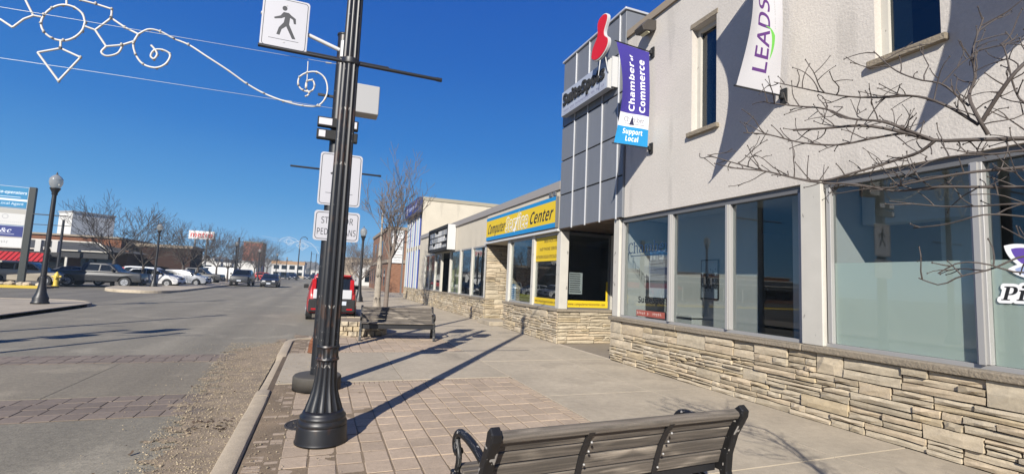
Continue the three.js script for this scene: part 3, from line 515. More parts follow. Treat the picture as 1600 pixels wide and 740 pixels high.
  part('dim_room', [bx(9.5, 9.6, .06, 3.06, -32, -18.6), bx(FX + .2, 9.5, .02, .06, -32, -18.6), bx(FX + .2, 9.5, 3.02, 3.055, -32, -18.6), bx(FX + .2, 9.5, .06, 3.02, -32, -31.9)], M.darkRoom, B);
  for (const [x, z] of [[FX - .06, -12.35], [FX - .06, -12.62]]) part('vent', bx(x, FX - .001, 4.12, 4.24, z, z + .15), M.aluDark, B);
}
{ // yellow and blue shop sign
  const S = thing('shop_sign', 'long yellow sign with blue stripes above the bay window', 'sign', [FX - .10, 3.63, -15.13], -PI / 2);
  part('cabinet', rbox(-3.09, 3.09, -.45, .45, -.1, 0, .01), M.aluDark, S);
  part('panel', face(6.14, .88, 0, 0, .004), printed(print(1792, 256, (g, w, h) => {
    g.fillStyle = '#eecb1c'; g.fillRect(0, 0, w, h); g.fillStyle = '#1c8fd0'; g.fillRect(0, 0, w, 34); g.fillRect(0, h - 40, w, 40);
    g.save(); g.transform(1, 0, -.18, 1, 30, 0); g.font = 'italic bold 150px sans-serif'; g.fillStyle = '#2a2620'; g.fillText('Computer', 45, 185, 560); g.fillText('Center', 1250, 185, 480); g.lineWidth = 20; g.strokeStyle = '#ffffff'; g.lineJoin = 'round'; g.font = 'bold 185px sans-serif'; g.strokeText('Service', 630, 195, 590); g.lineWidth = 5; g.strokeStyle = '#8f86bd'; g.strokeText('Service', 634, 198, 590); g.fillStyle = '#ecd04a'; g.fillText('Service', 630, 195, 590); g.restore();
    g.fillStyle = '#ffffff'; g.beginPath(); g.moveTo(845, 200); g.lineTo(890, 225); g.lineTo(1010, 5); g.lineTo(885, 180); g.fill();
  })), S, { keepUV: true });
}
function decal(name, label, draw, w, h, W, H, pos, turn) { const m = part(name, face(W, H, 0, 0, 0), std({ map: print(w, h, draw), roughness: .6, side: THREE.DoubleSide }), null, { keepUV: true }); m.position.set(...pos); m.rotation.y = turn; return tag(m, label, 'decal'); }
const yel = '#e9c71d';
decal('window_decal', 'yellow lettered panel across the top of the bay window', (g, w, h) => { g.fillStyle = yel; g.fillRect(0, 0, w, h); g.fillStyle = '#5a4a18'; g.font = 'bold 40px sans-serif'; g.textAlign = 'right'; g.fillText('WEB HOSTING', w - 6, 50); g.fillText('VoIP PHONE SERVICE', w - 6, 118, w - 80); g.fillText('NETWORK DESIGN SPECIALISTS', w - 6, 186, w - 14); }, 440, 210, 1.56, .72, [FX + .072, 2.63, -12.89], -PI / 2);
decal('window_strip', 'yellow web-address strip along the bottom of the front bay window', (g, w, h) => { g.fillStyle = yel; g.fillRect(0, 0, w, h); g.fillStyle = '#4a3d14'; g.font = 'bold 36px sans-serif'; g.fillText('www.computerservicecenter.com', 10, 46, w - 20); }, 512, 64, 1.56, .19, [FX + .072, 1.09, -12.89], -PI / 2);
decal('window_strip', 'yellow web-address strip along the bottom of the entrance-side bay window', (g, w, h) => { g.fillStyle = yel; g.fillRect(0, 0, w, h); g.fillStyle = '#4a3d14'; g.font = 'bold 36px sans-serif'; g.fillText('www.computerservicecenter.com', 30, 46, w - 60); }, 512, 64, 1.36, .19, [6.98, 1.08, -11.95], 0);
decal('window_strip', 'narrow yellow strip up the edge of the entrance-side bay window', (g, w, h) => { g.fillStyle = yel; g.fillRect(0, 0, w, h); }, 32, 128, .06, .55, [7.62, 1.45, -11.95], 0);
decal('window_notice', 'white price list taped inside the entrance-side bay window', (g, w, h) => { g.fillStyle = '#b9bcbc'; g.fillRect(0, 0, w, h); g.fillStyle = '#444'; for (let i = 0; i < 9; i++) g.fillRect(10, 14 + i * 26, w - 20 - 30 * rnd(), 12); }, 200, 256, .42, .6, [6.62, 1.65, -11.98], 0);
decal('window_notice', 'blue and white flyer in the corner of the front bay window', (g, w, h) => { g.fillStyle = '#dfe8ee'; g.fillRect(0, 0, w, h); g.fillStyle = '#2d8fc9'; g.fillRect(0, 0, w * .6, h * .9); g.fillStyle = '#fff'; for (let i = 0; i < 6; i++) g.fillRect(12, 20 + i * 30, w * .4, 10); }, 160, 220, .42, .55, [FX + .1, 1.27, -15.5], -PI / 2);
decal('window_notice', 'olive green board standing low behind the front bay window', (g, w, h) => { g.fillStyle = '#8f8a16'; g.fillRect(0, 0, w, h); g.fillStyle = '#a9a52a'; g.fillRect(0, 0, w, h * .3); }, 200, 64, 1.0, .22, [FX + .16, 1.12, -14.6], -PI / 2);
{ // changeable-letter marquee, black frame, faded white tiles
  const S = thing('marquee_sign', 'old black framed box sign with broken white tiles on the cream fascia', 'sign', [FX - .42, 3.72, -25.8], -PI / 2);
  part('frame', [bx(-2.35, 2.35, .5, .66, -.42, 0), bx(-2.35, 2.35, -.63, -.5, -.42, 0), bx(-2.35, -2.15, -.5, .5, -.42, 0), bx(2.15, 2.35, -.5, .5, -.42, 0), bx(-2.15, 2.15, -.5, .5, -.42, -.12)], M.blackMatt, S);
  for (let i = 0; i < 6; i++) for (let j = 0; j < 3; j++) part('tile', bx(-2.12 + i * .71, -2.12 + i * .71 + .64, -.46 + j * .32, -.46 + j * .32 + (rnd() < .4 ? .14 : .26), -.1, -.05), rnd() < .35 ? M.alu : M.whitePlain, S);
  part('side_panel', bx(2.352, 2.36, -.62, .65, -.42, 0), M.whitePlain, S);
}
// ---------------------------------------------------------------- taller cream building with blue-striped front
{
  const B = thing('commercial_building', 'cream two-storey building with blue striped front and blue corner sign', 'building');
  part('side_wall', bx(FX + .05, 19, 0, 7.0, -33.25, -33.0), M.cream, B);
  part('roof_edge', bx(FX - .0, 19.1, 7.0, 7.24, -33.6, -32.95), std({ color: col(.40, .36, .27), roughness: .8 }), B);
  part('front_wall', [bx(FX + .05, FX + .3, 6.15, 7.0, -39.2, -33.25), bx(FX + .05, FX + .3, 3.6, 3.9, -39.2, -33.25)], M.cream, B);
  part('roof', bx(FX + .3, 19, 6.9, 7.1, -39.2, -33.3), M.lot, B);
  part('rear_wall', [bx(18.8, 19, 0, 6.9, -39.2, -33.3), bx(FX + .05, 19, 0, 6.9, -39.4, -39.2)], M.cream, B);
  const blue = std({ color: col(.06, .10, .42), roughness: .5 }), pale = std({ color: col(.35, .50, .68), roughness: .4 });
  for (let i = 0; i < 6; i++) { const z = -39.1 + i * .98; part('pilaster', bx(FX - .0, FX + .16, .87, 6.14, z, z + .2), i % 2 ? M.whitePlain : M.white, B); part('window_pane', bx(FX + .1, FX + .108, 3.9, 6.14, z + .2, z + .98), M.tinted, B); part('window_pane', bx(FX + .1, FX + .108, .9, 3.6, z + .2, z + .98), M.tinted, B); part('blue_strip', bx(FX + .05, FX + .09, .9, 6.1, z + .26, z + .48), i % 2 ? blue : pale, B); }
  part('dim_room', [bx(8, 8.1, 0, 6.9, -39.1, -33.3)], M.darkRoom, B);
}
{
  const S = thing('corner_sign', 'blue box sign at the upper corner of the cream building', 'sign', [FX - .30, 6.66, -35.9], -PI / 2);
  part('cabinet', rbox(-2.9, 2.9, -.5, .55, -.3, 0, .02), std({ color: col(.035, .045, .12), roughness: .5 }), S);
  part('panel', face(5.4, .86, 0, .02, .004), printed(print(512, 96, (g, w, h) => { g.fillStyle = '#1f3c9c'; g.fillRect(0, 0, w, h); g.fillStyle = '#e8eefc'; g.beginPath(); g.moveTo(50, 80); g.lineTo(70, 20); g.lineTo(120, 20); g.lineTo(100, 80); g.fill(); smudge(g, 170, 25, 300, 50, 34); })), S, { keepUV: true });
}
{ // tall panelled roadside sign in front of the brick block
  const S = thing('pylon_sign', 'white multi-panel roadside sign behind the tall bare street tree', 'sign', [6.15, 0, -45]);
  part('post', [bx(-.62, -.5, 0, 5.9, -.1, .1), bx(.5, .62, 0, 5.9, -.1, .1)], M.aluDark, S);
  for (let i = 0; i < 4; i++) { const y = 2.9 + i * .76; part('panel', [bx(-.5, .5, y, y + .72, -.08, .08)], M.whitePlain, S); part('print', face(.96, .68, 0, y + .36, .084), printed(print(256, 180, (g, w, h) => { g.fillStyle = '#e6e6e4'; g.fillRect(0, 0, w, h); g.fillStyle = ['#333', '#555', '#7a2a24', '#3c5a34'][i]; smudge(g, 20, 20, w - 40, 60, 26); g.fillStyle = '#666'; smudge(g, 20, 105, w - 40, 40, 18); })), S, { keepUV: true }); }
}
function block(name, label, x0, x1, h, z0, z1, mat, roofMat, wins) {
  const B = thing(name, label, 'building', [(x0 + x1) / 2, 0, (z0 + z1) / 2]);
  const w = Math.abs(x1 - x0) / 2, d = Math.abs(z1 - z0) / 2;
  part('wall', bx(-w, w, -.15, h, -d, d), mat, B); part('roof_edge', bx(-w - .15, w + .15, h, h + .35, -d - .15, d + .15), roofMat, B);
  for (const [side, a, b, y0, y1] of wins || []) { // side: 'f' faces the camera (+z), 'l' faces -x, 'r' faces +x
    const g = side === 'f' ? bx(a, b, y0, y1, d - .1, d + .02) : side === 'l' ? bx(-w - .02, -w + .1, y0, y1, a, b) : bx(w - .1, w + .02, y0, y1, a, b);
    part('window', g, M.carGlass, B);
  }
  return B;
}
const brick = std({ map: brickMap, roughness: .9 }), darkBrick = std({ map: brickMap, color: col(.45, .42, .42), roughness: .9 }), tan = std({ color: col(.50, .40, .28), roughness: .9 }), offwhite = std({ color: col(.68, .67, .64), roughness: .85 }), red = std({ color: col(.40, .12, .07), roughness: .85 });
{
  const wl = []; for (let i = 0; i < 7; i++) wl.push(['l', -9.2 + i * 2.7, -9.2 + i * 2.7 + 1.1, .6, 2.6]);
  block('brick_building', 'brown brick block beyond the cream building on the right', 6.3, 18, 3.1, -52, -73, brick, M.brown, wl);
  block('brick_building', 'taller brick block with flat parapet behind the roadside sign', 6.6, 17, 7.0, -56, -74, brick, M.brown, [['f', -4.6, -3.6, 4.2, 6], ['l', -5, -3.8, 4.2, 6], ['l', -1, .2, 4.2, 6], ['l', 3, 4.2, 4.2, 6]]);
  block('low_building', 'low white building far along the right pavement', 5.5, 16, 3.6, -82, -100, offwhite, M.brown, [['l', -7, -4, .6, 2.4], ['l', -2, 2, .6, 2.4], ['f', -4.4, -2, .6, 2.6]]);
  block('low_building', 'tan building farthest along the right pavement', 4.5, 16, 5.2, -112, -150, tan, M.brown, [['l', -16, -13, .6, 2.6], ['l', -8, -5, .6, 2.6], ['f', -4.6, -2.6, 3, 4.4]]);
}

// ---------------------------------------------------------------- posts, signals, street signs
function fluted(prof, flutes, depth, seg = 96, twist = 0) { // prof: [y, r, fluteStrength]
  const pos = [], n = prof.length;
  const pt = (k, i) => { const [y, r, f] = prof[k], a = i / seg * 2 * PI, q = r * (1 - depth * f * Math.pow(Math.abs(Math.sin(a * flutes / 2 + twist * y)), .7)); return [q * Math.cos(a), y, q * Math.sin(a)]; };
  for (let k = 0; k < n - 1; k++) for (let i = 0; i < seg; i++) { const A = pt(k, i), B = pt(k, i + 1), C = pt(k + 1, i + 1), D = pt(k + 1, i); pos.push(...A, ...C, ...B, ...A, ...D, ...C); }
  const g = new THREE.BufferGeometry(); g.setAttribute('position', new THREE.Float32BufferAttribute(pos, 3)); return toCreasedNormals(g, .7);
}
function lathe(pts, seg = 32) { return new THREE.LatheGeometry(pts.map(([r, y]) => new THREE.Vector2(r, y)), seg); }
const rusty = std({ map: tex(256, 1, (x, y) => { const k = fbm(x * 5, y * 4, 4); return lerp([.42, .24, .14], [.60, .42, .30], sstep(-.2, .3, k)); }), roughness: .9 });
function bannerPost(label, x, z, base = M.iron) {
  const P = thing('lamp_post', label, 'post', [x, 0, z], 0, 'tall fluted black posts beside the road');
  part('base', [lathe([[.0, 0], [.245, 0], [.245, .015], [.236, .03], [.229, .150], [.216, .158], [.216, .165], [.226, .172], [.222, .200], [.209, .212], [.206, .220], [.213, .232], [.211, .248], [.194, .262], [.190, .275], [.178, .30], [0, .30]], 48)], base, P);
  part('flared_foot', fluted([[.29, 0.1781, 1], [.34, 0.1638, 1], [.40, 0.1428, 1], [.48, 0.1201, 1], [.58, 0.1042, 1], [.70, 0.0958, 1], [.765, 0.0941, 1]], 16, .10, 128), M.iron, P);
  part('collar', [fluted([[.765, 0.0756, 0], [.765, 0.1025, 0], [.775, 0.1109, 0], [.79, 0.1067, 0], [.80, 0.1042, 1], [.88, 0.1042, 1], [.895, 0.1109, 0], [.91, 0.1050, 0], [.912, 0.0756, 0]], 14, .10, 112, 9)], M.iron, P);
  part('shaft', fluted([[.91, 0.0980, 1], [2.2, 0.0920, 1], [3.8, 0.0826, 1], [5.2, 0.0740, 1], [6.35, 0.0671, 1]], 12, .17, 96), M.iron, P);
  const cap = part('finial', [lathe([[.07, 6.34], [.09, 6.36], [.08, 6.40], [.05, 6.44], [.045, 6.48], [0, 6.48]]), (() => { const g = new THREE.SphereGeometry(.11, 20, 14); g.translate(0, 6.58, 0); return g; })()], M.iron, P);
  for (const y of [3.80, 6.28]) { const a = part('banner_arm', [rod([-.86, y, 0], [.95, y, 0], .020), rod([.905, y, 0], [.965, y, 0], .024)], M.black, P); part('clamp', lathe([[y > 5 ? .067 : .082, y - .03], [y > 5 ? .072 : .088, y - .027], [y > 5 ? .072 : .088, y + .027], [y > 5 ? .067 : .082, y + .03]]), M.black, a); }
  return P;
}
bannerPost('tall fluted black iron post in the foreground paving, flared base', .10, -5.13);
bannerPost('black iron post with rusty orange base behind the crossing signal', .06, -10.8, rusty);
bannerPost('tall black post across the road, opposite the foreground post', -9.85, -5.05);
bannerPost('tall black post across the road beyond the far crossing signal', -9.85, -11.0);
{ // small round iron cover in the paving behind the post
  const coverIron = std({ map: ironMap, color: col(2.2, 1.9, 1.6), roughness: .8 }), C = thing('utility_cover', 'small round iron cover in the paving behind the foreground post', 'cover', [-.03, 0, -5.72]);
  part('rim', lathe([[.235, -.02], [.235, .002], [.215, .004], [.215, -.002], [.20, -.002]], 36), coverIron, C);
  part('lid', lathe([[0, -.001], [.2, -.001], [.2, -.01]], 36), coverIron, C);
  const st = []; for (let i = -4; i <= 4; i++) for (let j = -4; j <= 4; j++) if (Math.hypot(i, j) < 4.3) st.push(bx(i * .042 - .014, i * .042 + .014, -.002, .004, j * .042 - .014, j * .042 + .014)); part('studs', st, coverIron, C, { kind: 'stuff' });
}
// pedestrian signs
const signEdge = std({ color: col(.55, .56, .57), roughness: .45, metalness: .2 });
function roundRect(w, h, r) { const s = new THREE.Shape(); s.moveTo(-w / 2 + r, -h / 2); s.lineTo(w / 2 - r, -h / 2); s.absarc(w / 2 - r, -h / 2 + r, r, -PI / 2, 0); s.lineTo(w / 2, h / 2 - r); s.absarc(w / 2 - r, h / 2 - r, r, 0, PI / 2); s.lineTo(-w / 2 + r, h / 2); s.absarc(-w / 2 + r, h / 2 - r, r, PI / 2, PI); s.lineTo(-w / 2, -h / 2 + r); s.absarc(-w / 2 + r, -h / 2 + r, r, PI, 1.5 * PI); return s; }
function plate(name, label, pos, w, h, draw, turn = 0, tilt = 0, group) {
  const P = thing(name, label, 'sign', pos, turn, group); P.rotation.z = tilt;
  const g = new THREE.ExtrudeGeometry(roundRect(w, h, .045), { depth: .004, bevelEnabled: false }); part('plate', g, signEdge, P);
  const f = new THREE.ShapeGeometry(roundRect(w - .006, h - .006, .043)); const p = f.attributes.position, uv = new Float32Array(p.count * 2); for (let i = 0; i < p.count; i++) { uv[2 * i] = p.getX(i) / w + .5; uv[2 * i + 1] = p.getY(i) / h + .5; } f.setAttribute('uv', new THREE.BufferAttribute(uv, 2)); f.translate(0, 0, .0065);
  part('printed_face', f, printed(print(512, Math.round(512 * h / w), draw), { roughness: .4 }), P, { keepUV: true });
  for (const y of [h * .36, -h * .36]) part('bolt', (() => { const c = new THREE.CylinderGeometry(.009, .009, .008, 10); c.rotateX(PI / 2); c.translate(0, y, .009); return c; })(), M.alu, P);
  return P;
}
const border = (g, w, h) => { g.fillStyle = '#c2c2c8'; g.fillRect(0, 0, w, h); g.strokeStyle = '#24262a'; g.lineWidth = 7; g.beginPath(); const m = 22, r = 34; g.moveTo(m + r, m); g.arcTo(w - m, m, w - m, h - m, r); g.arcTo(w - m, h - m, m, h - m, r); g.arcTo(m, h - m, m, m, r); g.arcTo(m, m, w - m, m, r); g.closePath(); g.stroke(); };
const walker = (g, w, h) => {
  border(g, w, h); g.fillStyle = g.strokeStyle = '#2b2c31'; const s = w / 512; g.save(); g.scale(s, s);
  g.beginPath(); g.ellipse(238, 130, 27, 30, 0, 0, 7); g.fill();
  g.beginPath(); g.moveTo(228, 178); g.lineTo(285, 178); g.lineTo(310, 200); g.lineTo(365, 235); g.lineTo(372, 300); g.lineTo(348, 302); g.lineTo(336, 252); g.lineTo(302, 236); g.lineTo(298, 320); g.lineTo(380, 488); g.lineTo(342, 490); g.lineTo(268, 350); g.lineTo(222, 395); g.lineTo(205, 470); g.lineTo(170, 466); g.lineTo(190, 378); g.lineTo(238, 305); g.lineTo(246, 238); g.lineTo(210, 262); g.lineTo(138, 282); g.lineTo(130, 262); g.lineTo(198, 228); g.closePath(); g.fill();
  g.lineWidth = 6; g.beginPath(); g.moveTo(88, 520); g.lineTo(416, 520); g.stroke(); g.restore();
};
function signal(side, x, z) {
  const far = side < 0;
  const P = thing('signal_pole', far ? 'thin black crossing signal pole across the road' : 'thin black crossing signal pole on a round concrete foot behind the foreground post', 'pole', [x, 0, z], 0, 'crossing signal poles');
  part('footing', [lathe([[0, 0], [.32, 0], [.32, .17], [.30, .195], [0, .20]], 40)], std({ map: concreteMap, color: col(.16, .17, .19), roughness: .8 }), P);
  part('shaft', [cyl(.098, .088, .2, 5.16, 0, 0, 24)], M.iron, P);
  part('cap', [lathe([[.088, 5.16], [.10, 5.165], [.10, 5.19], [.04, 5.215], [0, 5.22]])], M.black, P);
  part('arm', [rod([side * .05, 4.92, .05], [side * 1.12, 5.24, .05], .030, .026, 12), rod([0, 4.80, .085], [0, 5.05, .085], .045, .045, 10)], M.whitePlain, P);
  const c = part('cabinet', rbox(side < 0 ? .20 : -.56, side < 0 ? .56 : -.20, 4.0, 4.44, -.12, .14, .015), std({ color: col(.42, .42, .42), roughness: .5 }), P); if (!far) c.scale.x = -1;
  part('bracket', bx(-.3, .3, 4.2, 4.23, -.02, .02), M.black, P);
  for (const y of [3.60, 3.78]) part('beacon_bar', rbox(-.27, .29, y - .07, y + .07, .06, .16, .012), M.blackMatt, P);
  for (const [bx0, bx1, y] of [[-.25, -.07, 3.78], [.10, .27, 3.78], [-.24, -.15, 3.60]]) part('beacon_lens', rbox(bx0, bx1, y - .05, y + .05, .155, .170, .006), std({ color: col(.72, .70, .72), roughness: .25 }), P);
  return P;
}
signal(-1, .03, -7.43); signal(1, -9.85, -7.9);
plate('crossing_sign', 'white walking-figure sign on the cantilever arm, highest of the crossing signs', [-.77, 5.12, -7.33], .61, .76, walker, 0, 0, 'crossing signs');
plate('crossing_sign', 'white walking-figure sign half hidden behind the foreground post', [.13, 2.97, -7.34], .58, .77, walker, 0, 0, 'crossing signs');
plate('stop_sign_plate', 'white rectangular stop-for-pedestrians plate half hidden behind the foreground post', [.13, 2.29, -7.335], .62, .43, (g, w, h) => { border(g, w, h); g.fillStyle = '#2b2c31'; g.textAlign = 'center'; g.font = '104px sans-serif'; g.fillText('STOP FOR', w / 2, 150, w - 150); g.fillText('PEDESTRIANS', w / 2, 285, w - 70); });
plate('crossing_sign', 'white walking-figure sign on the signal pole across the road', [-9.85, 2.97, -7.80], .58, .77, walker, 0, 0, 'crossing signs');
plate('crossing_sign', 'white walking-figure sign on the cantilever arm across the road', [-9.0, 5.12, -7.80], .61, .76, walker, 0, 0, 'crossing signs');
// ---------------------------------------------------------------- rope-light decoration hung over the road
{
  const D = {scroll:[[-2.471,4.593],[-2.362,4.684],[-2.244,4.691],[-2.095,4.637],[-1.918,4.587],[-1.681,4.457],[-1.412,4.315],[-1.191,4.189],[-0.968,4.091],[-0.714,4.018],[-0.458,4.0],[-0.259,4.039],[-0.165,4.161],[-0.146,4.312],[-0.202,4.465],[-0.31,4.525],[-0.439,4.499],[-0.533,4.415],[-0.539,4.301],[-0.476,4.232],[-0.361,4.238],[-0.324,4.326],[-0.359,4.401],[-0.429,4.371],[-0.436,4.272],[-0.387,4.201],[-0.426,4.145]],loop:[[-2.471,4.593],[-2.516,4.465],[-2.48,4.327],[-2.388,4.215],[-2.233,4.189],[-2.133,4.27],[-2.11,4.409],[-2.197,4.443],[-2.278,4.416],[-2.31,4.329],[-2.274,4.299],[-2.242,4.365],[-2.266,4.418],[-2.319,4.475]],petal:[[-2.783,4.751],[-2.627,4.658],[-2.471,4.593],[-2.508,4.496],[-2.638,4.422],[-2.789,4.359],[-2.918,4.544],[-2.783,4.751],[-2.784,4.867],[-2.954,4.895],[-3.108,4.898]],drop:[[-2.789,4.359],[-2.824,4.265],[-2.777,4.233],[-2.671,4.299],[-2.627,4.425]],diamond:[[-3.243,4.242],[-3.032,4.163],[-3.21,3.819],[-3.439,4.129],[-3.243,4.242]],link:[[-3.468,4.593],[-3.539,4.589],[-3.613,4.515],[-3.699,4.384],[-3.827,4.462]],link2:[[-3.539,4.589],[-3.591,4.686],[-3.654,4.808]],link3:[[-3.019,4.563],[-2.918,4.544]],neck:[[-3.253,4.338],[-3.243,4.242]],stem:[[-3.226,4.795],[-3.249,4.974]],hang:[[-0.437,4.663],[-0.426,4.258]],wireU:[[-3.844,4.615],[0.005,4.707]],wireL:[[-3.776,3.993],[-0.631,4.027],[0.054,4.026]],ring:[[-3.025,4.619],[-3.043,4.5],[-3.116,4.4],[-3.222,4.345],[-3.333,4.349],[-3.419,4.41],[-3.459,4.511],[-3.442,4.627],[-3.373,4.727],[-3.268,4.785],[-3.155,4.783],[-3.066,4.723],[-3.025,4.619]]};
  const z = -7.4, to = a => a.map(([x, y]) => V(x, y, z + .02 * Math.sin(x * 9 + y * 5)));
  const G = thing('street_decoration', 'white rope-light scroll and snowflake hung on wires over the road', 'decoration', [0, 0, 0]);
  const rope = std({ color: col(.72, .70, .66), roughness: .6 }), wire = std({ color: col(.55, .58, .62), roughness: .4, metalness: .4 });
  for (const k of ['scroll', 'loop', 'petal', 'drop', 'diamond', 'link', 'link2', 'link3', 'neck', 'stem', 'ring', 'hang']) {
    const pts = to(D[k]); let g;
    if (['scroll', 'loop', 'drop', 'ring'].includes(k)) g = tube(pts, k === 'scroll' ? .012 : .013, 7, pts.length * 6);
    else g = join(pts.slice(1).map((p, i) => rod(pts[i].toArray(), p.toArray(), k === 'hang' ? .007 : .013)));
    part({ scroll: 'scroll', loop: 'scroll', ring: 'ring', diamond: 'diamond' }[k] || 'strut', g, rope, G);
  }
  const ties = []; for (const k of ['scroll', 'loop', 'diamond', 'petal', 'ring']) for (let i = 0; i < D[k].length; i += 1) { const s = new THREE.SphereGeometry(.017, 6, 5); const [x, y] = D[k][i]; s.scale(1, rr(.8, 1.6), 1); s.translate(x, y, z); ties.push(s); }
  part('cable_ties', ties, std({ color: col(.5, .48, .44), roughness: .8 }), G, { kind: 'stuff' });
  part('wire', [tube([[-9.85, 4.95, -7.9], [-6.2, 4.62, -7.62], [-3.844, 4.615, z], [-.45, 4.70, z], [.03, 4.71, z]], .0035, 5, 40)], wire, G);
  part('wire', [tube([[-9.85, 4.3, -7.9], [-6.2, 4.0, -7.62], [-3.776, 3.993, z], [-.631, 4.027, z], [.05, 4.03, z]], .0035, 5, 40)], wire, G);
  part('turnbuckle', [rod([-.72, 4.025, z], [-.60, 4.028, z], .012), rod([-.28, 4.03, z], [-.22, 4.03, z], .014), rod([-.2, 4.70, z], [-.12, 4.705, z], .012)], M.alu, G);
}
// ---------------------------------------------------------------- acorn street lamps
function acorn(label, x, z, y0 = -.02, h = 5.0, arm = true, s = 1) {
  const L = thing('street_lamp', label, 'street lamp', [x, y0, z], 0, 'acorn street lamps');
  part('base', [lathe([[0, 0], [.27, 0], [.27, .06], [.235, .10], [.24, .22], [.20, .30], [.15, .45], [.115, .70], [.10, .95], [.118, .98], [.10, 1.02], [0, 1.02]], 28)], M.black, L);
  part('shaft', [cyl(.092, .070, 1.0, h - .78, 0, 0, 18)], M.black, L);
  part('capital', [lathe([[.07, h - .80], [.10, h - .78], [.085, h - .73], [.13, h - .62], [.165, h - .56], [.165, h - .53], [0, h - .53]], 24)], M.black, L);
  const gl = part('globe', lathe([[.13, h - .53], [.185, h - .42], [.215, h - .30], [.20, h - .20], [.215, h - .19], [.15, h - .09], [.06, h - .02], [.02, h]], 24), new THREE.MeshPhysicalMaterial({ color: col(.62, .60, .56), transmission: .75, thickness: 0, roughness: .25 }), L);
  part('finial', [lathe([[.03, h - .01], [.04, h + .02], [.015, h + .05], [.02, h + .08], [0, h + .10]], 12)], M.black, gl);
  if (arm) part('banner_arm', [rod([-.55, h * .68, 0], [.5, h * .68, 0], .02)], M.black, L);
  return L;
}
{
  const a = acorn('black acorn-globe street lamp on the near traffic island at far left', -9.86, -23.5, .02, 4.95);
  part('fixture_box', [rbox(-.34, -.16, 1.95, 2.4, -.1, .1, .01), rbox(.16, .34, 1.95, 2.4, -.1, .1, .01), bx(-.16, .16, 2.1, 2.14, -.03, .03)], M.alu, a);
}
acorn('acorn street lamp between the bare trees of the parking lot', -12.45, -46, .02, 5.0, false);
acorn('acorn street lamp behind the crossing post, on the right pavement', 2.16, -31.3, 0, 4.6, false);
for (const [x, z, l] of [[-10.4, -69, 'acorn street lamp left of the dark oncoming pickup'], [-9.9, -88, 'acorn street lamp just beyond the dark oncoming pickup'], [-8.6, -104, 'acorn street lamp behind the black oncoming car'], [-8.2, -125, 'farthest acorn street lamp before the brown and white block'], [2.2, -62, 'far acorn street lamp along the right pavement']]) acorn(l, x, z, 0, 5.2, false);
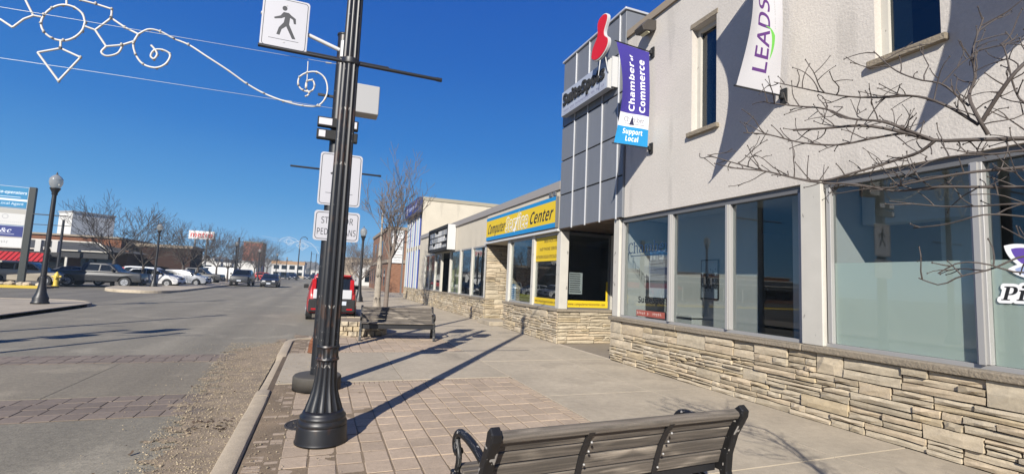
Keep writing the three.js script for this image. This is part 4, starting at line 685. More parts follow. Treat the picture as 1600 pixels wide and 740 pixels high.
// ---------------------------------------------------------------- benches
function bench(label, x, z, turn) { // front faces local +z; 1.83 m long
  const B = thing('park_bench', label, 'bench', [x, 0, z], turn, 'slatted benches on the paving');
  const hw = .915;
  // back profile, from the seat up: leans back and curls at the top
  const back = [[.40, -.16], [.50, -.19], [.60, -.225], [.68, -.26], [.755, -.305]];
  const slat = (y0, z0, y1, z1, t, name = 'back_slat') => { const L = Math.hypot(y1 - y0, z1 - z0), g = new RoundedBoxGeometry(hw * 2 - .02, L - .013, t, 2, .007); g.rotateX(Math.atan2(z1 - z0, y1 - y0)); g.translate(0, (y0 + y1) / 2, (z0 + z1) / 2); const m = part(name, g, M.wood, B, { keepUV: true }); metreUV(g); const uv = g.attributes.uv, o = rnd() * 3; for (let i = 0; i < uv.count; i++) uv.setXY(i, uv.getX(i) + o, uv.getY(i) + o * 1.7); return m; };
  for (let i = 0; i < 4; i++) slat(back[i][0], back[i][1], back[i + 1][0], back[i + 1][1], .028);
  { const g = new RoundedBoxGeometry(hw * 2 - .02, .055, .062, 3, .02); g.rotateX(-.5); g.translate(0, .772, -.322); part('top_rail', g, M.wood, B); }
  for (let i = 0; i < 6; i++) { const g = new RoundedBoxGeometry(hw * 2 - .02, .028, .066, 2, .007); g.rotateX(.04); g.translate(0, .415 + .008 * Math.abs(i - 2.5) * .6, -.13 + i * .074); part('seat_slat', g, M.wood, B); }
  part('seat_rail', rbox(-hw + .03, hw - .03, .285, .395, .205, .228, .006), M.black, B); part('seat_rail', rbox(-hw + .03, hw - .03, .34, .395, -.15, -.13, .006), M.black, B);
  // cast ends
  for (const s of [-1, 1]) {
    const sh = new THREE.Shape(); const P = [[-.37, 0], [-.31, 0], [-.235, .2], [-.185, .36], [.20, .36], [.225, .2], [.30, 0], [.36, 0], [.285, .22], [.262, .40], [-.16, .405], [-.185, .5], [-.235, .62], [-.30, .745], [-.315, .80], [-.345, .825], [-.375, .80], [-.37, .765], [-.29, .62], [-.245, .48], [-.235, .36], [-.285, .2]];
    P.forEach((p, i) => i ? sh.lineTo(p[0], p[1]) : sh.moveTo(...p));
    const g = new THREE.ExtrudeGeometry(sh, { depth: .045, bevelEnabled: true, bevelSize: .008, bevelThickness: .008, bevelSegments: 2 }); g.rotateY(-PI / 2); g.translate(s * hw + .022, 0, 0);
    const end = part('cast_end', g, M.chipped, B);
    part('arm_rest', [tube([[s * hw, .605, -.225], [s * hw, .64, -.08], [s * hw, .655, .10], [s * hw, .635, .23], [s * hw, .57, .275], [s * hw, .52, .24], [s * hw, .54, .195]], .026, 10, 30), tube([[s * hw, .60, .255], [s * hw, .50, .20], [s * hw, .40, .23]], .02, 8, 12)], M.chipped, end);
    const scroll = []; for (let i = 0; i < 24; i++) { const a = i / 23 * 4.2 * PI, r = .075 * (1 - i / 30); scroll.push([s * hw, .20 + r * Math.sin(a), .02 + r * Math.cos(a) * 1.5]); } part('scroll', tube(scroll, .011, 6, 60), M.chipped, end);
    for (const [fz] of [[-.34], [.33]]) part('foot', rbox(s * hw - .03, s * hw + .05, 0, .02, fz - .05, fz + .05, .006), M.chipped, end);
  }
  for (const s of [-.30, .30]) { // flat iron straps behind the slats
    const pts = [[.755, -.345], [.71, -.305], [.60, -.245], [.50, -.21], [.40, -.182], [.385, -.12], [.39, .24]]; const gs = []; for (let i = 0; i < pts.length - 1; i++) { const [y0, z0] = pts[i], [y1, z1] = pts[i + 1], L = Math.hypot(y1 - y0, z1 - z0), g = new THREE.BoxGeometry(.042, L + .008, .008); g.rotateX(Math.atan2(z1 - z0, y1 - y0)); g.translate(s, (y0 + y1) / 2, (z0 + z1) / 2); gs.push(g); }
    const st = part('strap', gs, M.black, B); for (const y of [.45, .55, .64, .70]) { const zc = -.182 - (y - .4) * .5; part('rivet', (() => { const c = new THREE.SphereGeometry(.008, 8, 6); c.translate(s, y, zc - .012); return c; })(), M.alu, st); }
  }
  return B;
}
bench('weathered slatted bench seen from behind at the bottom edge, nearest one', 1.80, -2.86, PI + .055);
bench('weathered slatted bench facing the viewer beyond the concrete crossing strip', 1.90, -12.85, -.09);

// ---------------------------------------------------------------- vehicles
const paint = (r, g, b) => toned(new THREE.MeshPhysicalMaterial({ color: col(r, g, b), roughness: .45, metalness: 0, clearcoat: .5, clearcoatRoughness: .05 }));
const lampRed = std({ color: col(.50, .01, .015), roughness: .2 }), lampClear = std({ color: col(.75, .75, .74), roughness: .15 }), plateMat = std({ color: col(.6, .65, .72), roughness: .5 });
const KINDS = {
  suv: { L: 4.45, W: 1.78, r: .345, ax: [1.36, -1.28], belt: 1.02, base: .30, prof: [[2.2, .42], [2.2, .72], [2.14, .86], [1.95, .98], [1.15, 1.06], [.62, 1.50], [.35, 1.62], [-1.5, 1.68], [-1.95, 1.62], [-2.12, 1.10], [-2.22, .95], [-2.22, .42]], glass: [[.98, 1.08], [.52, 1.48], [-.15, 1.54], [-1.55, 1.56], [-1.85, 1.50], [-1.98, 1.10]], ws: [[1.10, 1.09], [.64, 1.49]], rw: [[-1.98, 1.56], [-2.11, 1.14]] },
  sedan: { L: 4.6, W: 1.78, r: .32, ax: [1.40, -1.32], belt: .95, base: .24, prof: [[2.28, .34], [2.3, .58], [2.2, .74], [1.9, .84], [1.05, .96], [.25, 1.38], [-.2, 1.44], [-.95, 1.40], [-1.7, 1.04], [-2.2, .98], [-2.3, .85], [-2.28, .34]], glass: [[.85, .98], [.22, 1.34], [-.2, 1.38], [-.9, 1.34], [-1.45, 1.03]], ws: [[1.0, .99], [.28, 1.37]], rw: [[-1.0, 1.385], [-1.65, 1.07]] },
  hatch: { L: 4.2, W: 1.74, r: .31, ax: [1.28, -1.26], belt: .98, base: .25, prof: [[2.08, .34], [2.1, .6], [2.0, .80], [1.7, .92], [1.2, 1.02], [.35, 1.46], [-.1, 1.52], [-1.5, 1.48], [-1.92, 1.08], [-2.08, .9], [-2.08, .34]], glass: [[1.0, 1.04], [.32, 1.42], [-.1, 1.45], [-1.4, 1.41], [-1.75, 1.06]], ws: [[1.15, 1.05], [.38, 1.45]], rw: [[-1.53, 1.455], [-1.90, 1.10]] },
  pickup: { L: 5.6, W: 1.95, r: .39, ax: [1.80, -1.72], belt: 1.15, base: .42, prof: [[2.78, .5], [2.8, .95], [2.7, 1.10], [1.35, 1.18], [.75, 1.72], [.45, 1.80], [-.75, 1.80], [-.95, 1.72], [-1.0, 1.20], [-2.74, 1.18], [-2.8, 1.12], [-2.8, .5]], glass: [[1.15, 1.20], [.70, 1.66], [-.7, 1.70], [-.84, 1.20]], ws: [[1.30, 1.21], [.78, 1.70]], rw: [[-.97, 1.66], [-1.0, 1.26]] },
  van: { L: 6.0, W: 2.0, r: .36, ax: [1.9, -1.6], belt: 1.25, base: .36, prof: [[2.9, .42], [2.92, .9], [2.8, 1.12], [2.35, 1.25], [1.75, 1.95], [1.5, 2.05], [-2.85, 2.05], [-3.0, 1.9], [-3.0, .42]], glass: [[2.2, 1.28], [1.72, 1.88], [1.0, 1.90], [1.0, 1.28]], ws: [[2.32, 1.30], [1.80, 1.92]], rw: [[-3.0, 1.8], [-3.0, 1.3]] },
};
function car(label, kind, colour, pos, turn, opt = {}) { // nose along local +x
  const K = KINDS[kind], C = thing(opt.name || { suv: 'parked_car', sedan: 'car', hatch: 'parked_car', pickup: 'pickup_truck', van: 'van' }[kind], label, { pickup: 'truck', van: 'van' }[kind] || 'car', [pos[0], -.10, pos[1]], turn, opt.group);
  const hw = K.W / 2, top = Math.max(...K.prof.map(p => p[1]));
  const bend = (g) => { const p = g.attributes.position; for (let i = 0; i < p.count; i++) { const x = p.getX(i), y = p.getY(i); let k = 1; if (y > K.belt) k -= .20 * (y - K.belt) / (top - K.belt) * (top - K.belt) / .55; k -= .13 * Math.pow(Math.min(1, Math.abs(x) / (K.L / 2)), 6); if (y < .6) k -= .03 * (.6 - y) / .3; p.setZ(i, p.getZ(i) * k); } g.computeVertexNormals(); return toCreasedNormals(g, .7); };
  const shape = new THREE.Shape(); // silhouette with wheel arches
  const pr = K.prof; shape.moveTo(pr[0][0], pr[0][1]); for (let i = 1; i < pr.length; i++) shape.lineTo(...pr[i]);
  const R = K.r + .06; shape.lineTo(pr[pr.length - 1][0] + .1, K.base);
  for (const ax of [...K.ax].sort((a, b) => a - b)) { const dy = K.base - K.r, dx = Math.sqrt(Math.max(.01, R * R - dy * dy)), a0 = Math.atan2(dy, -dx), a1 = Math.atan2(dy, dx); shape.lineTo(ax - dx, K.base); for (let i = 1; i <= 10; i++) { const a = a0 < 0 ? a0 + 2 * PI : a0; const t = a + (a1 - a) * i / 10; shape.lineTo(ax + R * Math.cos(t), K.r + R * Math.sin(t)); } }
  shape.lineTo(pr[0][0] - .1, K.base);
  const bodyG = new THREE.ExtrudeGeometry(shape, { depth: K.W - .14, bevelEnabled: true, bevelSize: .05, bevelThickness: .07, bevelSegments: 3, bevelOffset: -.05, steps: 2 }); bodyG.translate(0, 0, -hw + .07);
  part('body', bend(bodyG), paint(...colour), C);
  const gs = new THREE.Shape(K.glass.map(p => new THREE.Vector2(...p)));
  for (const s of [-1, 1]) { const g = new THREE.ExtrudeGeometry(gs, { depth: .03, bevelEnabled: false, steps: 1 }); g.translate(0, 0, s * hw + (s > 0 ? -.022 : -.008)); const m = part('side_window', bend(g), M.carGlass, C); const xs = K.glass.map(p => p[0]), mid = (Math.max(...xs) + Math.min(...xs)) / 2 + (kind === 'suv' ? .1 : 0); if (kind !== 'van') { const b = bx(mid - .04, mid + .04, K.belt + .05, Math.min(top - .12, K.glass[1][1]), s * hw - .02, s * hw + .012); part('pillar', bend(b), std({ color: col(...colour.map(c => c * .6)), roughness: .5 }), m); } }
  const screen = (seg, name) => { const [[x0, y0], [x1, y1]] = seg; const dx = x1 - x0, dy = y1 - y0, l = Math.hypot(dx, dy), nx = Math.abs(dy) / l * Math.sign(x0 + x1), ny = Math.abs(dx) / l; const e = .012, wk = y => hw * (1 - .20 * Math.max(0, y - K.belt) / .55) * .86; const A = [x0 + nx * e, y0 + ny * e], B = [x1 + nx * e, y1 + ny * e]; const v = [[...A, -wk(A[1])], [...A, wk(A[1])], [...B, wk(B[1])], [...B, -wk(B[1])]]; const g = new THREE.BufferGeometry(); g.setAttribute('position', new THREE.Float32BufferAttribute([...v[0], ...v[1], ...v[2], ...v[0], ...v[2], ...v[3]], 3)); g.computeVertexNormals(); part(name, g, M.carGlass, C); };
  screen(K.ws, 'windscreen'); screen(K.rw, 'rear_window');
  for (const ax of K.ax) for (const s of [-1, 1]) { const t = new THREE.CylinderGeometry(K.r, K.r, .21, 26); t.rotateX(PI / 2); t.translate(ax, K.r, s * (hw - .12)); const w = part('wheel', t, M.tyre, C); const r = new THREE.CylinderGeometry(K.r * .62, K.r * .62, .03, 16); r.rotateX(PI / 2); r.translate(ax, K.r, s * (hw - .008)); part('rim', r, M.rim, w); const sp = []; for (let i = 0; i < 5; i++) { const b = box(.035, K.r * .5, .012, 0, K.r * .3, 0); b.rotateZ(i * 2 * PI / 5); b.translate(ax, K.r, s * (hw + .012)); sp.push(b); } part('spokes', sp, M.aluDark, w); }
  const fx = K.L / 2 - .08, fy = kind === 'pickup' ? .92 : kind === 'sedan' ? .66 : .76;
  for (const s of [-1, 1]) { part('headlight', rbox(fx - .12, fx + .05, fy - .07, fy + .08, s * (hw - .42) - .16, s * (hw - .42) + .16, .03), lampClear, C); part('tail_light', kind === 'suv' ? rbox(-K.L / 2 - .005, -K.L / 2 + .3, .98, 1.52, s * (hw - .24) - .07, s * (hw - .24) + .07, .02) : rbox(-K.L / 2 - .01, -K.L / 2 + .1, fy, fy + .2, s * (hw - .3) - .12, s * (hw - .3) + .12, .03), lampRed, C); part('wing_mirror', rbox(K.ws[0][0] - .38, K.ws[0][0] - .22, K.belt + .08, K.belt + .24, s * (hw + .10) - .10, s * (hw + .10) + .08, .03), opt.mirror || M.blackMatt, C); }
  part('grille', rbox(fx + .02, fx + .075, fy - .12, fy + .06, -hw + .6, hw - .6, .02), M.blackMatt, C);
  part('front_bumper', rbox(fx - .1, fx + .11, K.base + .02, K.base + .2, -hw + .12, hw - .12, .05), opt.bumper || M.blackMatt, C);
  part('rear_bumper', rbox(-K.L / 2 - .08, -K.L / 2 + .12, K.base + .04, K.base + .34, -hw + .10, hw - .10, .05), opt.bumper || M.blackMatt, C);
  part('number_plate', bx(fx + .112, fx + .12, K.base + .12, K.base + .26, -.2, .2), plateMat, C);
  return C;
}
{ // red and silver compact SUV parked in the lay-by, seen from behind; spare-wheel tailgate, tall lamps up the pillars
  const c = car('red sport utility car with silver tailgate parked in the lay-by, half hidden by the posts', 'suv', [.44, .02, .018], [.38, -21.0], PI / 2, { bumper: M.blackMatt });
  const x = -2.22;
  part('lower_tailgate', rbox(x - .10, x + .1, .34, .80, -.80, .80, .05), M.blackMatt, c);
  part('tailgate', rbox(x - .045, x + .04, .81, 1.15, -.66, .66, .03), paint(.62, .63, .65), c);
  part('roof_spoiler', rbox(x + .08, x + .5, 1.63, 1.70, -.6, .6, .03), paint(.44, .02, .018), c);
  part('number_plate', bx(x - .112, x - .104, .60, .74, .14, .48), plateMat, c, { label: 'pale blue rear number plate' });
  part('reflector', [bx(x - .112, x - .104, .42, .48, -.7, -.5), bx(x - .112, x - .104, .42, .48, .5, .7)], lampRed, c);
}
car('dark pickup truck driving towards the viewer in the far lane', 'pickup', [.02, .022, .026], [-8.35, -61.5], -PI / 2);
car('black saloon car driving towards the viewer with bright headlights', 'sedan', [.012, .012, .014], [-5.45, -60.5], -PI / 2);
car('dark car in the distance, nearest the brown and white block', 'sedan', [.02, .02, .025], [-6.8, -128], -PI / 2);
car('small dark car in the distance beside the parked red car', 'sedan', [.03, .03, .035], [-4.2, -150], -PI / 2);
car('pale car farthest away down the road', 'sedan', [.4, .4, .4], [-3.3, -185], PI / 2);
car('pale gold sport utility car parked behind the roadside sign', 'suv', [.42, .37, .29], [-19.9, -45.2], .02);
car('dark car parked between the gold car and the grey pickup', 'sedan', [.03, .03, .035], [-18.3, -48.6], .25, { name: 'parked_car' });
car('grey crew-cab pickup truck parked behind the yellow hydrant', 'pickup', [.032, .033, .036], [-15.9, -46.2], -.02);
car('white hatchback parked just right of the grey pickup', 'hatch', [.72, .72, .72], [-13.6, -50.5], -.15);
car('white sport utility car parked behind the white hatchback', 'suv', [.68, .69, .70], [-15.0, -54.5], -.1);
car('silver hatchback parked beside the second lamp post', 'hatch', [.45, .47, .5], [-12.6, -56], -.15);
car('dark pickup parked beyond the silver hatchback', 'pickup', [.03, .03, .032], [-13.8, -66], -.1);
car('white van parked left of the dark oncoming pickup', 'van', [.75, .75, .74], [-14.6, -83], PI - .5);
car('small red car parked far beyond the oncoming traffic', 'hatch', [.45, .02, .02], [-9.7, -98], 0);

// ---------------------------------------------------------------- bare trees
function treeGeo(h, spread, o = {}) { // returns [trunk, twigs]
  const trunk = [], limbs = [], twigs = [];
  const seg = (a, b, r0, r1, n, list) => { const d = b.clone().sub(a), L = d.length(); if (L < 1e-4) return; const g = new THREE.CylinderGeometry(r1, r0, L, n, 1, true); g.applyQuaternion(new THREE.Quaternion().setFromUnitVectors(V(0, 1, 0), d.normalize())); const m = a.clone().add(b).multiplyScalar(.5); g.translate(m.x, m.y, m.z); list.push(g); };
  const up = o.up ?? .35, fork = o.fork ?? .28, maxD = o.depth ?? 5;
  function grow(p, dir, len, r, d) {
    const n = d < 2 ? 4 : 3; let q = p.clone(), v = dir.clone(), rr0 = r; const list = d === 0 ? trunk : d < 2 ? limbs : twigs;
    for (let i = 0; i < n; i++) {
      v.add(V(rr(-1, 1), rr(-.5, .8) + up * .3, rr(-1, 1)).multiplyScalar(d === 0 ? .04 : .16)).normalize();
      const e = q.clone().addScaledVector(v, len / n), r1 = Math.max(o.minR ?? .004, rr0 * (d === 0 ? .93 : .82));
      seg(q, e, rr0, r1, d < 1 ? 9 : d < 3 ? 5 : 3, list); q = e; rr0 = r1;
      if (d > 0 && d < maxD && i < n - 1 && rnd() < .75) side(q, v, len * rr(.45, .7), rr0 * .6, d + 1);
    }
    if (d < maxD) { const k = d === 0 ? (o.limbs ?? 4) : 2; const ph = rnd() * 6.28; for (let i = 0; i < k; i++) { const a = ph + i / k * 2 * PI + rr(-.4, .4), tilt = d === 0 ? spread * rr(.7, 1.1) : rr(.25, .6); side2(q, v, a, tilt, len * (d === 0 ? (o.first ?? .75) : rr(.6, .82)), rr0 * (d === 0 ? .62 : .7), d + 1); } if (d === 0 && o.leader) side2(q, v, 0, .05, len * o.leader, rr0 * .8, 1); }
  }
  const frame = v => { const t = Math.abs(v.y) < .9 ? V(0, 1, 0) : V(1, 0, 0); const a = t.cross(v).normalize(); return [a, v.clone().cross(a)]; };
  function side2(q, v, a, tilt, len, r, d) { const [x, y] = frame(v); const w = v.clone().multiplyScalar(Math.cos(tilt)).addScaledVector(x, Math.sin(tilt) * Math.cos(a)).addScaledVector(y, Math.sin(tilt) * Math.sin(a)); w.y += up * .25; grow(q, w.normalize(), len, r, d); }
  function side(q, v, len, r, d) { side2(q, v, rnd() * 6.28, rr(.5, 1.0), len, r, d); }
  grow(V(0, -.05, 0), V(rr(-.04, .04), 1, rr(-.04, .04)).normalize(), h * fork, o.r ?? h * .018, 0);
  const out = [join(trunk), join(limbs), join(twigs)]; out[2].computeBoundingBox(); const k = h / out[2].boundingBox.max.y; for (const g of out) g.scale(k, k, k); return out;
}
const variants = [];
function tree(label, x, z, h, v, mat, turn, group, y = 0) { const T = thing('street_tree', label, 'tree', [x, y, z], turn, group); const [a, b, c, hh] = v; const s = h / hh; T.scale.setScalar(s); part('trunk', a, mat, T); const cr = part('crown', b, mat, T); part('twigs', c, mat, cr); return T; }
const vase = []; for (let i = 0; i < 3; i++) { const g = treeGeo(7, .78, { fork: .30, r: .15, limbs: 5, depth: 5, minR: .011, up: .22, first: .95 }); vase.push([...g, 7]); }
const slim = [...treeGeo(8.4, .5, { fork: .30, r: .12, limbs: 5, depth: 5, minR: .010, up: .7, first: .62, leader: .85 }), 8.4];
const G1 = 'bare trees along the parking lot', G2 = 'bare trees on the right pavement';
{ const t = tree('tall slender bare tree rising behind the far bench', 3.05, -25.1, 8.8, slim, M.barkPale, 1.2, G2);
  const pale = tex(128, 1, (x, y) => { const k = fbm(x * 9, y * 3, 4); return k > .1 ? [.34, .31, .28] : mul([.66, .62, .56], 1 + .4 * k); });
  const s2 = part('trunk', [lathe([[.24, 0], [.19, .12], [.165, .5], [.15, 1.2], [.11, 2.2], [.06, 3.4], [.03, 4.6]], 14)], std({ map: pale, roughness: .9 }), t, { label: 'pale flaking second stem' }); s2.position.set(-.08, 0, -.42); }
tree('dense bare tree beside the right pavement lamp', 2.7, -38, 4.6, vase[0], M.barkPale, 2, G2);
tree('bare tree in front of the brick block', 3.2, -47, 5.2, vase[1], M.barkPale, 4, G2);
tree('farthest bare tree on the right pavement', 3.0, -58, 5.5, vase[2], M.barkPale, 1, G2);
for (const [x, z, h, v, t, l] of [[-15.3, -46.6, 6.6, 0, 0, 'wide spreading bare tree in front of the grey pickup'], [-14.0, -48.5, 5.6, 1, 1, 'bare tree in front of the white hatchback'], [-12.9, -56, 5.8, 2, 2, 'bare tree just right of the second lamp post'], [-11.9, -57, 5.6, 0, 3.3, 'bare tree left of the red lettered sign'], [-11.8, -66, 6.0, 1, 4.1, 'bare tree below the red lettered sign'], [-11.6, -72, 5.4, 2, 5, 'bare tree right of the red lettered sign'], [-11.3, -80, 6.2, 0, .8, 'bare tree behind the white van'], [-11.0, -92, 6.4, 1, 2.2, 'bare tree beyond the utility pole'], [-10.8, -100, 7.0, 2, 3.0, 'brown bare tree behind the black oncoming car'], [-10.6, -108, 7.2, 0, 5.5, 'bare tree left of the brown and white block'], [-13, -115, 8, 1, 4.4, 'tallest bare tree before the red brick chimney block']]) tree(l, x, z, h * 1.14, vase[v], M.bark, t, G1, -.02);
// ---------------------------------------------------------------- left side: islands, lot, plaza
function island(name, x0, x1, z0, z1, r) { // z0 is nearer; the street-side end corner is rounded
  const s = new THREE.Shape(); s.moveTo(x0, -z0); s.lineTo(x1, -z0); s.lineTo(x1, -z1 - r); s.absarc(x1 - r, -z1 - r, r, 0, PI / 2); s.lineTo(x0, -z1); s.closePath();
  const top = new THREE.ExtrudeGeometry(s, { depth: .16, bevelEnabled: true, bevelSize: .02, bevelThickness: .02, bevelSegments: 1, curveSegments: 14 }); top.rotateX(-PI / 2); top.translate(0, -.16, 0); struct(name, top, M.concrete[1]);
  const e = []; e.push([x1 - .07, .03, z0]); e.push([x1 - .07, .03, z1 + r]); for (let i = 1; i <= 10; i++) { const a = i / 10 * PI / 2; e.push([x1 - r + (r - .07) * Math.cos(a), .03, z1 + r - (r - .07) * Math.sin(a)]); } e.push([x0, .03, z1 + .07]); struct(name + '_kerb', sweep(e, kerbProf), M.kerb);
}
island('traffic_island', -13, -8.6, 12, -26.5, 2.6);
{ const s = new THREE.Shape(); s.moveTo(-14.6, 45.5); s.quadraticCurveTo(-14.2, 38.6, -11, 38.2); s.quadraticCurveTo(-9.6, 38.4, -9.3, 41); s.lineTo(-9.3, 190); s.lineTo(-12.6, 190); s.lineTo(-12.6, 50); s.closePath(); const g = new THREE.ExtrudeGeometry(s, { depth: .17, bevelEnabled: true, bevelSize: .03, bevelThickness: .03, bevelSegments: 1 }); g.rotateX(-PI / 2); g.translate(0, -.17, 0); struct('verge', g, M.concrete[2]); }
{ const g = bx(-42, -17.2, -.16, -.03, -40.9, -43.2); struct('planting_bed', g, M.dirt); }
{ const K = part('painted_kerb', [rbox(-42, -16.9, -.16, .02, -40.4, -40.85, .03)], std({ color: col(.62, .45, .05), roughness: .8 }), null); K.userData.kind = 'structure'; }
{ // boulders edging the bed
  const bg = new THREE.IcosahedronGeometry(1, 1); for (let i = 0; i < 34; i++) { const g = bg.clone(), p = g.attributes.position; const o = rnd() * 30; for (let k = 0; k < p.count; k++) { const f = 1 + .35 * noise.noise(p.getX(k) * 1.3 + o, p.getY(k) * 1.3, p.getZ(k) * 1.3); p.setXYZ(k, p.getX(k) * f, p.getY(k) * f, p.getZ(k) * f); } g.computeVertexNormals(); const b = part('boulder', g, M.stone[i % 4], null); b.position.set(-17.4 - i * .52 + rr(-.1, .1), .07, -41.2 + rr(-.15, .15)); b.scale.set(rr(.22, .32), rr(.13, .2), rr(.2, .28)); b.rotation.y = rnd() * 6; tag(b, 'rounded pale boulder in the row edging the bed below the roadside sign', 'rock', 'boulders edging the bed'); }
}
{ // hydrant
  const H = thing('fire_hydrant', 'yellow fire hydrant beside the rock-edged bed', 'hydrant', [-17.0, -.03, -42.2]); const y = std({ color: col(.72, .52, .06), roughness: .5 });
  part('barrel', [lathe([[0, 0], [.2, 0], [.2, .05], [.14, .06], [.14, .55], [.17, .56], [.17, .62], [.15, .64], [.15, .72], [.12, .85], [.06, .93], [.04, .98], [0, .99]], 20)], y, H);
  for (const s of [-1, 1]) { const c = new THREE.CylinderGeometry(.065, .065, .14, 14); c.rotateZ(PI / 2); c.translate(s * .19, .66, 0); part('nozzle', c, y, H); } const f = new THREE.CylinderGeometry(.085, .085, .12, 14); f.rotateX(PI / 2); f.translate(0, .60, .18); part('front_nozzle', f, y, H);
}
{ // tenant pylon sign
  const S = thing('pylon_sign', 'tall tenant sign with blue and white panels behind the island lamp', 'sign', [-20.75, 0, -41.9], .16);
  part('post', rbox(1.75, 2.10, -.1, 6.6, -.18, .18, .02), std({ color: col(.045, .05, .045), roughness: .5 }), S); part('post', rbox(-2.1, -1.75, -.1, 6.6, -.18, .18, .02), std({ color: col(.045, .05, .045), roughness: .5 }), S);
  const pn = [[5.1, 6.55, (g, w, h) => { g.fillStyle = '#1f86b8'; g.fillRect(0, 0, w, h); g.fillStyle = '#eef6fa'; g.font = 'italic bold 52px sans-serif'; g.fillText('the co-operators', w * .44, 92, w * .54); g.fillRect(0, h * .58, w, h * .1); g.fillRect(w * .4, h * .48, w * .5, 6); g.font = '44px sans-serif'; g.fillText('Local Agent', w * .60, h * .87, w * .36); }], [3.95, 5.06, (g, w, h) => { g.fillStyle = '#dcdcd8'; g.fillRect(0, 0, w, h); g.fillStyle = '#b9b6ad'; g.fillRect(0, 0, w, h * .3); g.strokeStyle = '#b8b8b8'; g.lineWidth = 8; g.beginPath(); g.arc(w * .72, h * .5, 26, 0, 7); g.stroke(); g.fillStyle = '#c4c4c4'; smudge(g, w * .55, h * .78, w * .4, 22, 18); }], [3.15, 3.91, (g, w, h) => { g.fillStyle = '#26357f'; g.fillRect(0, 0, w, h); g.fillStyle = '#e6e8f2'; g.font = 'italic bold 80px serif'; g.fillText('&c', w * .66, h * .62); g.fillRect(w * .62, h * .75, w * .26, 5); }], [2.45, 3.11, (g, w, h) => { g.fillStyle = '#e0e0de'; g.fillRect(0, 0, w, h); g.fillStyle = '#a5a5a5'; smudge(g, w * .2, h * .3, w * .6, 40, 22); }]];
  for (const [y0, y1, d] of pn) { const P = part('panel', rbox(-1.74, 1.74, y0, y1, -.14, .10, .01), M.whitePlain, S); part('print', face(3.42, y1 - y0 - .05, 0, (y0 + y1) / 2, .104), printed(print(640, Math.round(640 * (y1 - y0) / 3.42), d)), P, { keepUV: true }); }
}
{ // plaza across the lot
  const B = thing('plaza_building', 'long brown brick plaza with black mansard, red awning behind the parked cars', 'building', [0, 0, 0]);
  const brown = std({ map: brickMap, color: col(.75, .62, .52), roughness: .9 }), dark = std({ color: col(.03, .03, .032), roughness: .8 }), slate = std({ color: col(.075, .075, .07), roughness: .85 });
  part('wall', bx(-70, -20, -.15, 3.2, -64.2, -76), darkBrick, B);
  part('upper_wall', bx(-70, -21.3, 3.2, 4.5, -66, -76), brown, B);
  part('parapet', bx(-70, -21.2, 4.5, 4.68, -65.8, -76), M.brown, B);
  const ms = (pts) => { const s = new THREE.Shape(pts.map(p => new THREE.Vector2(...p))); const g = new THREE.ExtrudeGeometry(s, { depth: 50, bevelEnabled: false }); g.rotateY(-PI / 2); return g; };
  const g = new THREE.BufferGeometry(); { const a = [-70, 2.9, -61.6], b = [-20.8, 2.9, -61.6], c = [-23.2, 3.85, -65.4], d = [-70, 3.85, -65.4], e = [-18.4, 2.9, -66]; g.setAttribute('position', new THREE.Float32BufferAttribute([...a, ...b, ...c, ...a, ...c, ...d, ...b, ...e, ...c], 3)); g.computeVertexNormals(); } part('mansard_roof', g, slate, B);
  part('trim', [rod([-70, 3.89, -65.35], [-23.2, 3.89, -65.35], .09), rod([-23.2, 3.89, -65.35], [-20.6, 2.95, -61.5], .10), bx(-70, -20.7, 2.80, 2.91, -61.75, -61.5)], std({ color: col(.62, .58, .50), roughness: .8 }), B);
  part('fascia', bx(-70, -20.9, 2.15, 2.79, -61.9, -61.7), dark, B);
  const aw = new THREE.BufferGeometry(); { const a = [-40, 1.6, -60.3], b = [-25.6, 1.6, -60.3], c = [-25.6, 2.45, -61.6], d = [-40, 2.45, -61.6]; aw.setAttribute('position', new THREE.Float32BufferAttribute([...a, ...b, ...c, ...a, ...c, ...d, ...b, -25.6, 1.6, -61.6, ...c], 3)); aw.computeVertexNormals(); }
  const awn = part('red_awning', aw, std({ color: col(.50, .018, .022), roughness: .7, side: THREE.DoubleSide }), B);
  for (let i = 0; i < 36; i++) part('awning_stripe', rod([-39.9 + i * .4, 1.63, -60.27], [-39.9 + i * .4, 2.47, -61.57], .03, .03, 4), std({ color: col(.36, .012, .016), roughness: .7 }), awn);
  for (let i = 0; i < 8; i++) { const x = -24.4 - i * 4.2; part('column', bx(x, x + .18, -.1, 2.15, -61.9, -61.7), M.white, B); }
  for (let i = 0; i < 10; i++) part('shop_window', bx(-24 - i * 4.2, -21.2 - i * 4.2, .2, 2.1, -64.19, -64.1), M.carGlass, B);
}
block('shade_toned_brick_block', 'long brick store with shade put into its dark colour, behind the white parked cars', -22.8, -15.0, 3.9, -68, -74, std({ map: brickMap, color: col(.14, .12, .125), roughness: .95 }), M.brown, []);  // brick colour deepened so the sunlit face reads as a wall in shade
block('storage_block', 'tall windowless pale and grey block rising above the plaza roof', -52.4, -47.4, 12.4, -130, -138, offwhite, M.alu, []).rotation.y = -.75;
{ const S = block('low_building', 'long low white building behind the white van', -40, -13.5, 3.4, -116, -128, offwhite, M.alu, [['f', 2, 5, .5, 2.4], ['f', 6, 9, .5, 2.4], ['f', -6, -2, .5, 2.4]]); }
